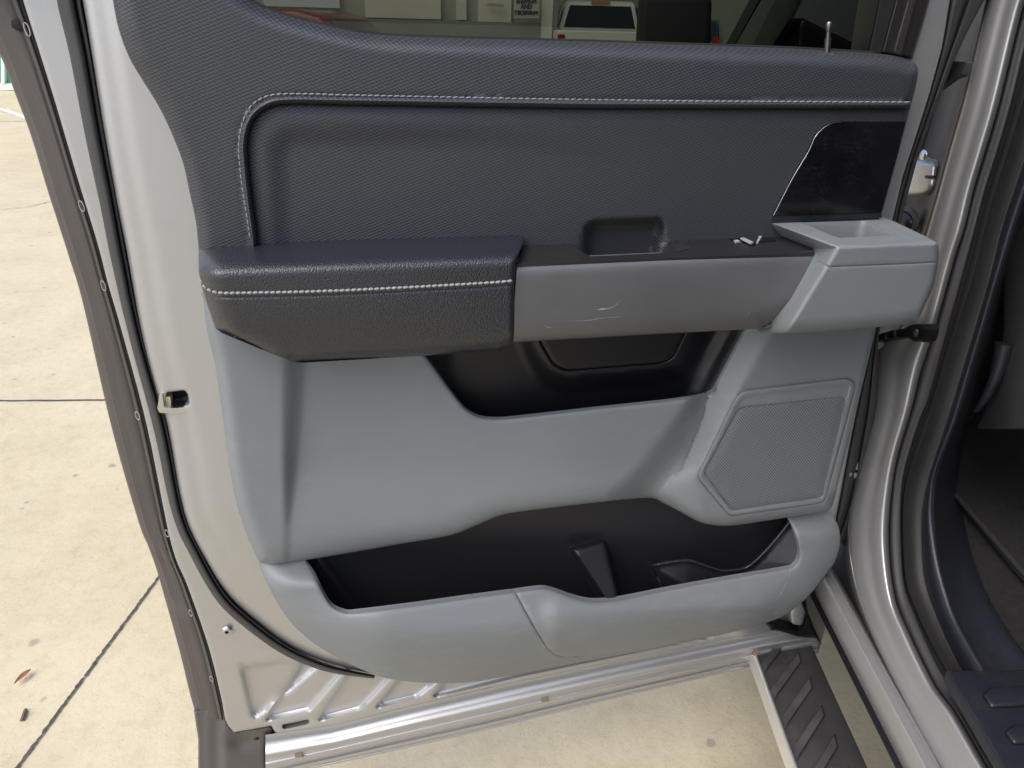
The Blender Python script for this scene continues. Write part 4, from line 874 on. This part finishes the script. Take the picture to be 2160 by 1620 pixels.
# running board
bz_ = 0.40
def rbz(px, py, a, dz=0): return PZ(px, py, bz_)+AX*a+np.array([0, 0, dz])
tp = [rbz(1682, 1620, -0.9), rbz(1682, 1620, 2.2), rbz(1831, 1618, 2.2), rbz(1831, 1618, -0.9)]
rbd = prism('running_board', tp, (0, 0, -0.045), m_tread, truck, bev=0.004)
e1 = np.array([rbz(1682, 1620, t) for t in np.linspace(-0.9, 2.2, 20)]); e0 = np.array([rbz(1673, 1620, t) for t in np.linspace(-0.9, 2.2, 20)])
loft('steel_edge', [e1+[0, 0, -0.001], e1+[0, 0, 0.003], e1*0.5+e0*0.5+[0, 0, 0.005], e0+[0, 0, 0.0], e0+[0, 0, -0.03]], mat('polished_steel', (0.93, 0.93, 0.93), 0.3, 0.85), rbd, sub=3)
ba = np.array([(1695, 1446), (1711, 1424), (1717, 1447), (1696, 1478), (1654, 1540), (1648, 1513)], float); ba = ba[[1, 2, 4, 5]]
BA = np.array([PZ(p[0], p[1], bz_+0.005) for p in ba]); pit = np.dot(PZ(1737, 1481, bz_)-PZ(1711, 1424, bz_), AX)
PT = []
for k in range(-4, 9):
    top = BA+AX*pit*k; cen = top.mean(0); base = cen+(top-cen)*1.0; base[:, 2] = bz_+0.0003; tp2 = cen+(top-cen)*0.80; tp2[:, 2] = bz_+0.009
    V = list(base)+list(tp2); Fc = [(4, 5, 6, 7)]+[(i, (i+1) % 4, 4+(i+1) % 4, 4+i) for i in range(4)]
    obj('tread_rib', V, Fc, m_treadtop, rbd, smooth=False)
    lp_ = (PZ(1607, 1425, bz_), PZ(1625, 1480, bz_))
# front half of the cab seen through the window
prism('front_door_skin', [BC(0.32, 0.0, 0.5), BC(1.2, 0.0, 0.5), BC(1.2, 0.0, 1.30), BC(0.32, 0.0, 1.30)], tuple(NB*0.05), m_paint, truck, bev=0.01)
prism('front_fender', [BC(1.22, 0.0, 0.5), BC(2.7, 0.05, 0.5), BC(2.7, 0.05, 1.25), BC(1.22, 0.0, 1.32)], tuple(NB*0.3), m_paint, truck, bev=0.03)
prism('front_side_glass', [BC(0.32, 0.02, 1.30), BC(1.5, 0.02, 1.30), BC(0.95, 0.12, 1.85), BC(0.32, 0.12, 1.85)], tuple(NB*0.005), m_glass2, truck)
prism('far_side_glass', [BC(-1.3, 1.72, 1.30), BC(1.5, 1.72, 1.30), BC(0.95, 1.62, 1.88), BC(-1.3, 1.62, 1.88)], tuple(-NB*0.005), m_glass2, truck)
prism('center_pillar', [BC(0.2, 0.03, 1.3), BC(0.32, 0.03, 1.3), BC(0.32, 0.13, 1.88), BC(0.2, 0.13, 1.88)], tuple(NB*0.05), m_seal, truck)
prism('windscreen_pillar', [BC(1.5, 0.02, 1.30), BC(1.6, 0.02, 1.30), BC(1.05, 0.12, 1.88), BC(0.95, 0.12, 1.88)], tuple(NB*0.04), m_seal, truck)
prism('windscreen', [BC(1.56, 0.08, 1.30), BC(1.56, 1.7, 1.30), BC(1.02, 1.6, 1.88), BC(1.02, 0.16, 1.88)], tuple(-AX*0.005), m_glass2, truck)
prism('door_mirror', [BC(1.25, -0.03, 1.30), BC(1.25, -0.25, 1.30), BC(1.25, -0.26, 1.58), BC(1.25, -0.06, 1.58)], tuple(AX*0.1), m_seal, truck, bev=0.02)
prism('quarter_panel', [BC(-1.3, 0.0, 0.55), BC(-3.3, 0.0, 0.55), BC(-3.3, 0.0, 1.40), BC(-1.3, 0.0, 1.40)], tuple(NB*0.1), m_paint, truck, bev=0.02)
prism('underbody', [BC(-3.2, 0.2, 0.42), BC(2.5, 0.2, 0.42), BC(2.5, 1.6, 0.42), BC(-3.2, 1.6, 0.42)], (0, 0, 0.08), m_dark, truck)

# ============================================================ BACKGROUND
m_wall = mat('building_wall', (0.42, 0.43, 0.37), 0.8, var=0.05, vscale=0.6)
m_wallw = mat('white_door_panel', (0.72, 0.71, 0.62), 0.6, var=0.05, vscale=0.8)
m_plinth = mat('plinth_paint', (0.24, 0.27, 0.22), 0.8, var=0.08, vscale=0.7)
XR = NB; T0 = 17.0
def wallbox(name, px0, px1, py0, py1, t, m, parent, th=0.1, bev=0):
    a, b, c_, d_ = PF(px0, py1, t), PF(px1, py1, t), PF(px1, py0, t), PF(px0, py0, t)
    return prism(name, [a, b, c_, d_], tuple(AX*th), m, parent, bev=bev)
bld = thing('building', 'pale commercial building with white doors and green glass storefront across the lot', 'building', tuple(PF(700, 178, T0)*np.array([1, 1, 0])))
z0 = 0.0
def wb(name, px0, px1, za_, zb_, t, m, parent, th=0.15):
    a = PF(px0, HY, t); b = PF(px1, HY, t)
    q = [np.array([a[0], a[1], za_]), np.array([b[0], b[1], za_]), np.array([b[0], b[1], zb_]), np.array([a[0], a[1], zb_])]
    return prism(name, q, tuple(AX*th), m, parent)
wb('wall', 190, 1175, 0, 5.5, T0, m_wall, bld, 0.3)
wb('wall', 1100, 2600, 0, 5.5, 30.0, m_plinth, bld, 0.3)
wb('wall', -1500, -130, 0, 5.5, T0, m_wall, bld, 0.3)
wb('plinth', 190, 1150, 0, 1.48, T0-0.12, m_plinth, bld, 0.1)
wb('door_panel', 772, 930, 1.5, 4.2, T0-0.11, m_wallw, bld, 0.1)
wb('door_panel', 962, 984, 1.5, 4.2, T0-0.12, m_wallw, bld, 0.1)
wb('door_panel', 1008, 1078, 1.48, 4.2, T0-0.11, m_wallw, bld, 0.1)
wb('door_panel', 1142, 1165, 0, 4.2, T0-0.14, m_wallw, bld, 0.1)
wb('door_panel', 560, 719, 1.66, 4.2, T0-0.12, mat('cool_white_panel', (0.7, 0.74, 0.78), 0.5), bld, 0.1)
hd = PF(1045, 14, T0-0.2); prism('door_handle', [hd+XR*-0.18, hd+XR*0.18, hd+XR*0.16+[0, 0, 0.06], hd-XR*0.16+[0, 0, 0.06]], tuple(-AX*0.05), m_chrome, bld)
# storefront at the far left
sf = thing('storefront', 'green tinted storefront glazing in white frames at the far left', 'storefront', tuple(PF(0, 190, 15.4)*np.array([1, 1, 0])))
m_green = mat('green_glazing', (0.03, 0.30, 0.22), 0.15, var=0.6, vscale=2.0)
m_white = mat('white_frame', (0.75, 0.76, 0.72), 0.5)
gp = wallbox('glazing', -140, 180, -60, 176, 15.4, m_green, sf, 0.04)
wallbox('bottom_rail', -140, 180, 176, 190, 15.36, m_white, sf, 0.12); wallbox('mullion', 2, 9, -60, 176, 15.33, m_white, sf, 0.12); wallbox('mullion', -70, -62, -60, 176, 15.33, m_white, sf, 0.12); wallbox('mullion', 90, 97, -60, 176, 15.33, m_white, sf, 0.12)
wallbox('mullion', 160, 185, -60, 190, 15.33, m_white, sf, 0.12)
# sign
sg = wallbox('sign', 1084, 1137, -22, 38, T0-0.35, mat('sign_face', (0.55, 0.54, 0.46), 0.6), None, 0.03)
tag(sg, 'rectangular sign reading SHIPPING AND RECEIVING on the pale wall', 'sign')
m_ink = mat('sign_ink', (0.03, 0.03, 0.03), 0.6)
def text(s, c, size, parent, xdir, ydir, m):
    cu = bpy.data.curves.new('txt', 'FONT'); cu.body = s; cu.size = size; cu.align_x = 'CENTER'; cu.align_y = 'CENTER'; cu.extrude = 0.004; cu.offset = 0.008
    o = bpy.data.objects.new('txt', cu); C.objects.link(o); dg = bpy.context.evaluated_depsgraph_get(); me = bpy.data.meshes.new_from_object(o.evaluated_get(dg)); bpy.data.objects.remove(o)
    V = np.array([v.co[:] for v in me.vertices]); Fc = [tuple(p.vertices) for p in me.polygons]; zdir = np.cross(xdir, ydir)
    V3 = c+V[:, :1]*xdir+V[:, 1:2]*ydir+V[:, 2:3]*zdir
    return obj('lettering', V3, Fc, m, parent, smooth=False)
for s_, py_ in (('SHIPPING', 4), ('AND', 14.5), ('RECEIVING', 27.5)):
    text(s_, PF(1110.5, py_, T0-0.36), 0.098 if s_ != 'AND' else 0.105, sg, XR, np.array([0, 0, 1.]), m_ink)

# generic parked vehicles, real size: side profile extruded with narrowed glasshouse
def vehicle(name, label, cat, base, fwd, L, W, body, m_body, roof_pts, glass_rear, pickup=False, t_tail=0.0):
    fwd = nrm(fwd); rt = np.array([fwd[1], -fwd[0], 0]); root = thing(name, label, cat, tuple(base))
    def v(a, s, z): return np.array(base)+fwd*a+rt*s+np.array([0, 0, z])
    def ext(nm, prof, s0, s1, m, bev=0.03, inset=0):
        P0 = [v(a, s0+(inset*(z-1.1) if z > 1.1 else 0), z) for a, z in prof]; P1 = [v(a, s1-(inset*(z-1.1) if z > 1.1 else 0), z) for a, z in prof]; n = len(prof)
        V = P0+P1; Fc = [tuple(range(n)), tuple(range(2*n-1, n-1, -1))]+[(i, (i+1) % n, n+(i+1) % n, n+i) for i in range(n)]
        return MB().add(V, Fc).build(nm, m, root, bev)
    bd = ext('body', body, -W/2, W/2, m_body, 0.05)
    ext('cabin', roof_pts, -W/2+0.06, W/2-0.06, m_body, 0.05, inset=0.25)
    mg = mat('vehicle_glass', (0.012, 0.014, 0.015), 0.08)
    a0, z0_, a1, z1_ = glass_rear
    gw = prism('rear_window', [v(a0-0.03, -W/2+0.22, z0_), v(a0-0.03, W/2-0.22, z0_), v(a1-0.03, W/2-0.34, z1_), v(a1-0.03, -W/2+0.34, z1_)], tuple(-fwd*0.02), mg, root)
    for s in (-1, 1):
        prism('side_window', [v(a0+0.35, s*(W/2-0.075), z0_), v(roof_pts[-1][0]-0.15 if len(roof_pts) else 1, s*(W/2-0.075), z0_), v(a1+1.1, s*(W/2-0.17), z1_), v(a1+0.3, s*(W/2-0.17), z1_)], tuple(rt*s*0.012), mg, root)
        prism('tail_light', [v(-0.02, s*(W/2-0.02), 0.95), v(-0.02, s*(W/2-0.16), 0.95), v(-0.02, s*(W/2-0.16), 1.3), v(-0.02, s*(W/2-0.02), 1.3)], tuple(fwd*0.06), mat('tail_lens', (0.35, 0.01, 0.01), 0.2), root)
        for a in (0.95, L-0.95):
            c = v(a, s*(W/2-0.12), 0.36); mb = MB(); mb.sphere(c, (0.11, 0.36, 0.36), (rt, fwd, np.array([0, 0, 1.])), 20, 8); mb.build('wheel', m_seal, root)
    return root, v
base = PF(1285, HY, 15.2); base = (base[0], base[1], 0)
pk, v = vehicle('pickup', 'white pickup parked facing away, seen through the door glass', 'pickup', base, AX, 5.6, 1.98,
    [(0, 0.55), (5.6, 0.5), (5.6, 1.0), (5.3, 1.15), (4.2, 1.3), (2.0, 1.36), (0, 1.38)], mat('white_paint', (0.72, 0.71, 0.62), 0.35), [(1.9, 1.36), (2.05, 1.9), (2.25, 1.94), (3.3, 1.92), (4.1, 1.36)], (1.95, 1.42, 2.08, 1.84))
prism('tailgate', [v(-0.03, -0.82, 0.75), v(-0.03, 0.82, 0.75), v(-0.03, 0.82, 1.36), v(-0.03, -0.82, 1.36)], tuple(-AX*0.03), bpy.data.materials['white_paint'], pk, bev=0.01)
prism('tailgate_handle', [v(-0.065, -0.1, 1.12), v(-0.065, 0.1, 1.12), v(-0.065, 0.1, 1.18), v(-0.065, -0.1, 1.18)], tuple(-AX*0.01), m_dark, pk)
prism('brake_lamp', [v(2.04, -0.2, 1.88), v(2.04, 0.2, 1.88), v(2.04, 0.2, 1.93), v(2.04, -0.2, 1.93)], tuple(-AX*0.04), mat('lamp_amber', (0.5, 0.2, 0.05), 0.3), pk)
prism('bumper', [v(-0.15, -0.95, 0.5), v(-0.15, 0.95, 0.5), v(-0.15, 0.95, 0.72), v(-0.15, -0.95, 0.72)], tuple(AX*0.2), m_chrome, pk, bev=0.02)
fw = nrm(XR*-1.0+AX*0.15); base = PF(835, HY, 9.2); base = (base[0], base[1], 0)
vehicle('car', 'dark red car parked beyond the door glass', 'car', base, fw, 4.3, 1.8,
    [(0, 0.4), (4.3, 0.4), (4.3, 0.85), (3.3, 1.02), (2.9, 1.08), (0.05, 1.12), (0, 0.9)], mat('red_paint', (0.28, 0.02, 0.025), 0.3, coat=0.4), [(0.25, 1.12), (0.6, 1.50), (0.9, 1.56), (1.8, 1.55), (2.7, 1.1)], (0.25, 1.15, 0.6, 1.48))
base = PF(1440, HY, 19.0); base = (base[0], base[1], 0)
vehicle('car', 'dark saloon parked right of the white pickup, seen through the glass', 'car', base, nrm(AX+0.3*XR), 4.6, 1.85,
    [(0, 0.4), (4.6, 0.4), (4.6, 0.9), (3.5, 1.05), (0.1, 1.2), (0, 0.9)], mat('black_paint', (0.02, 0.022, 0.025), 0.25, coat=0.4), [(0.4, 1.18), (0.9, 1.6), (1.2, 1.66), (2.4, 1.66), (3.2, 1.05)], (0.42, 1.22, 0.88, 1.56))
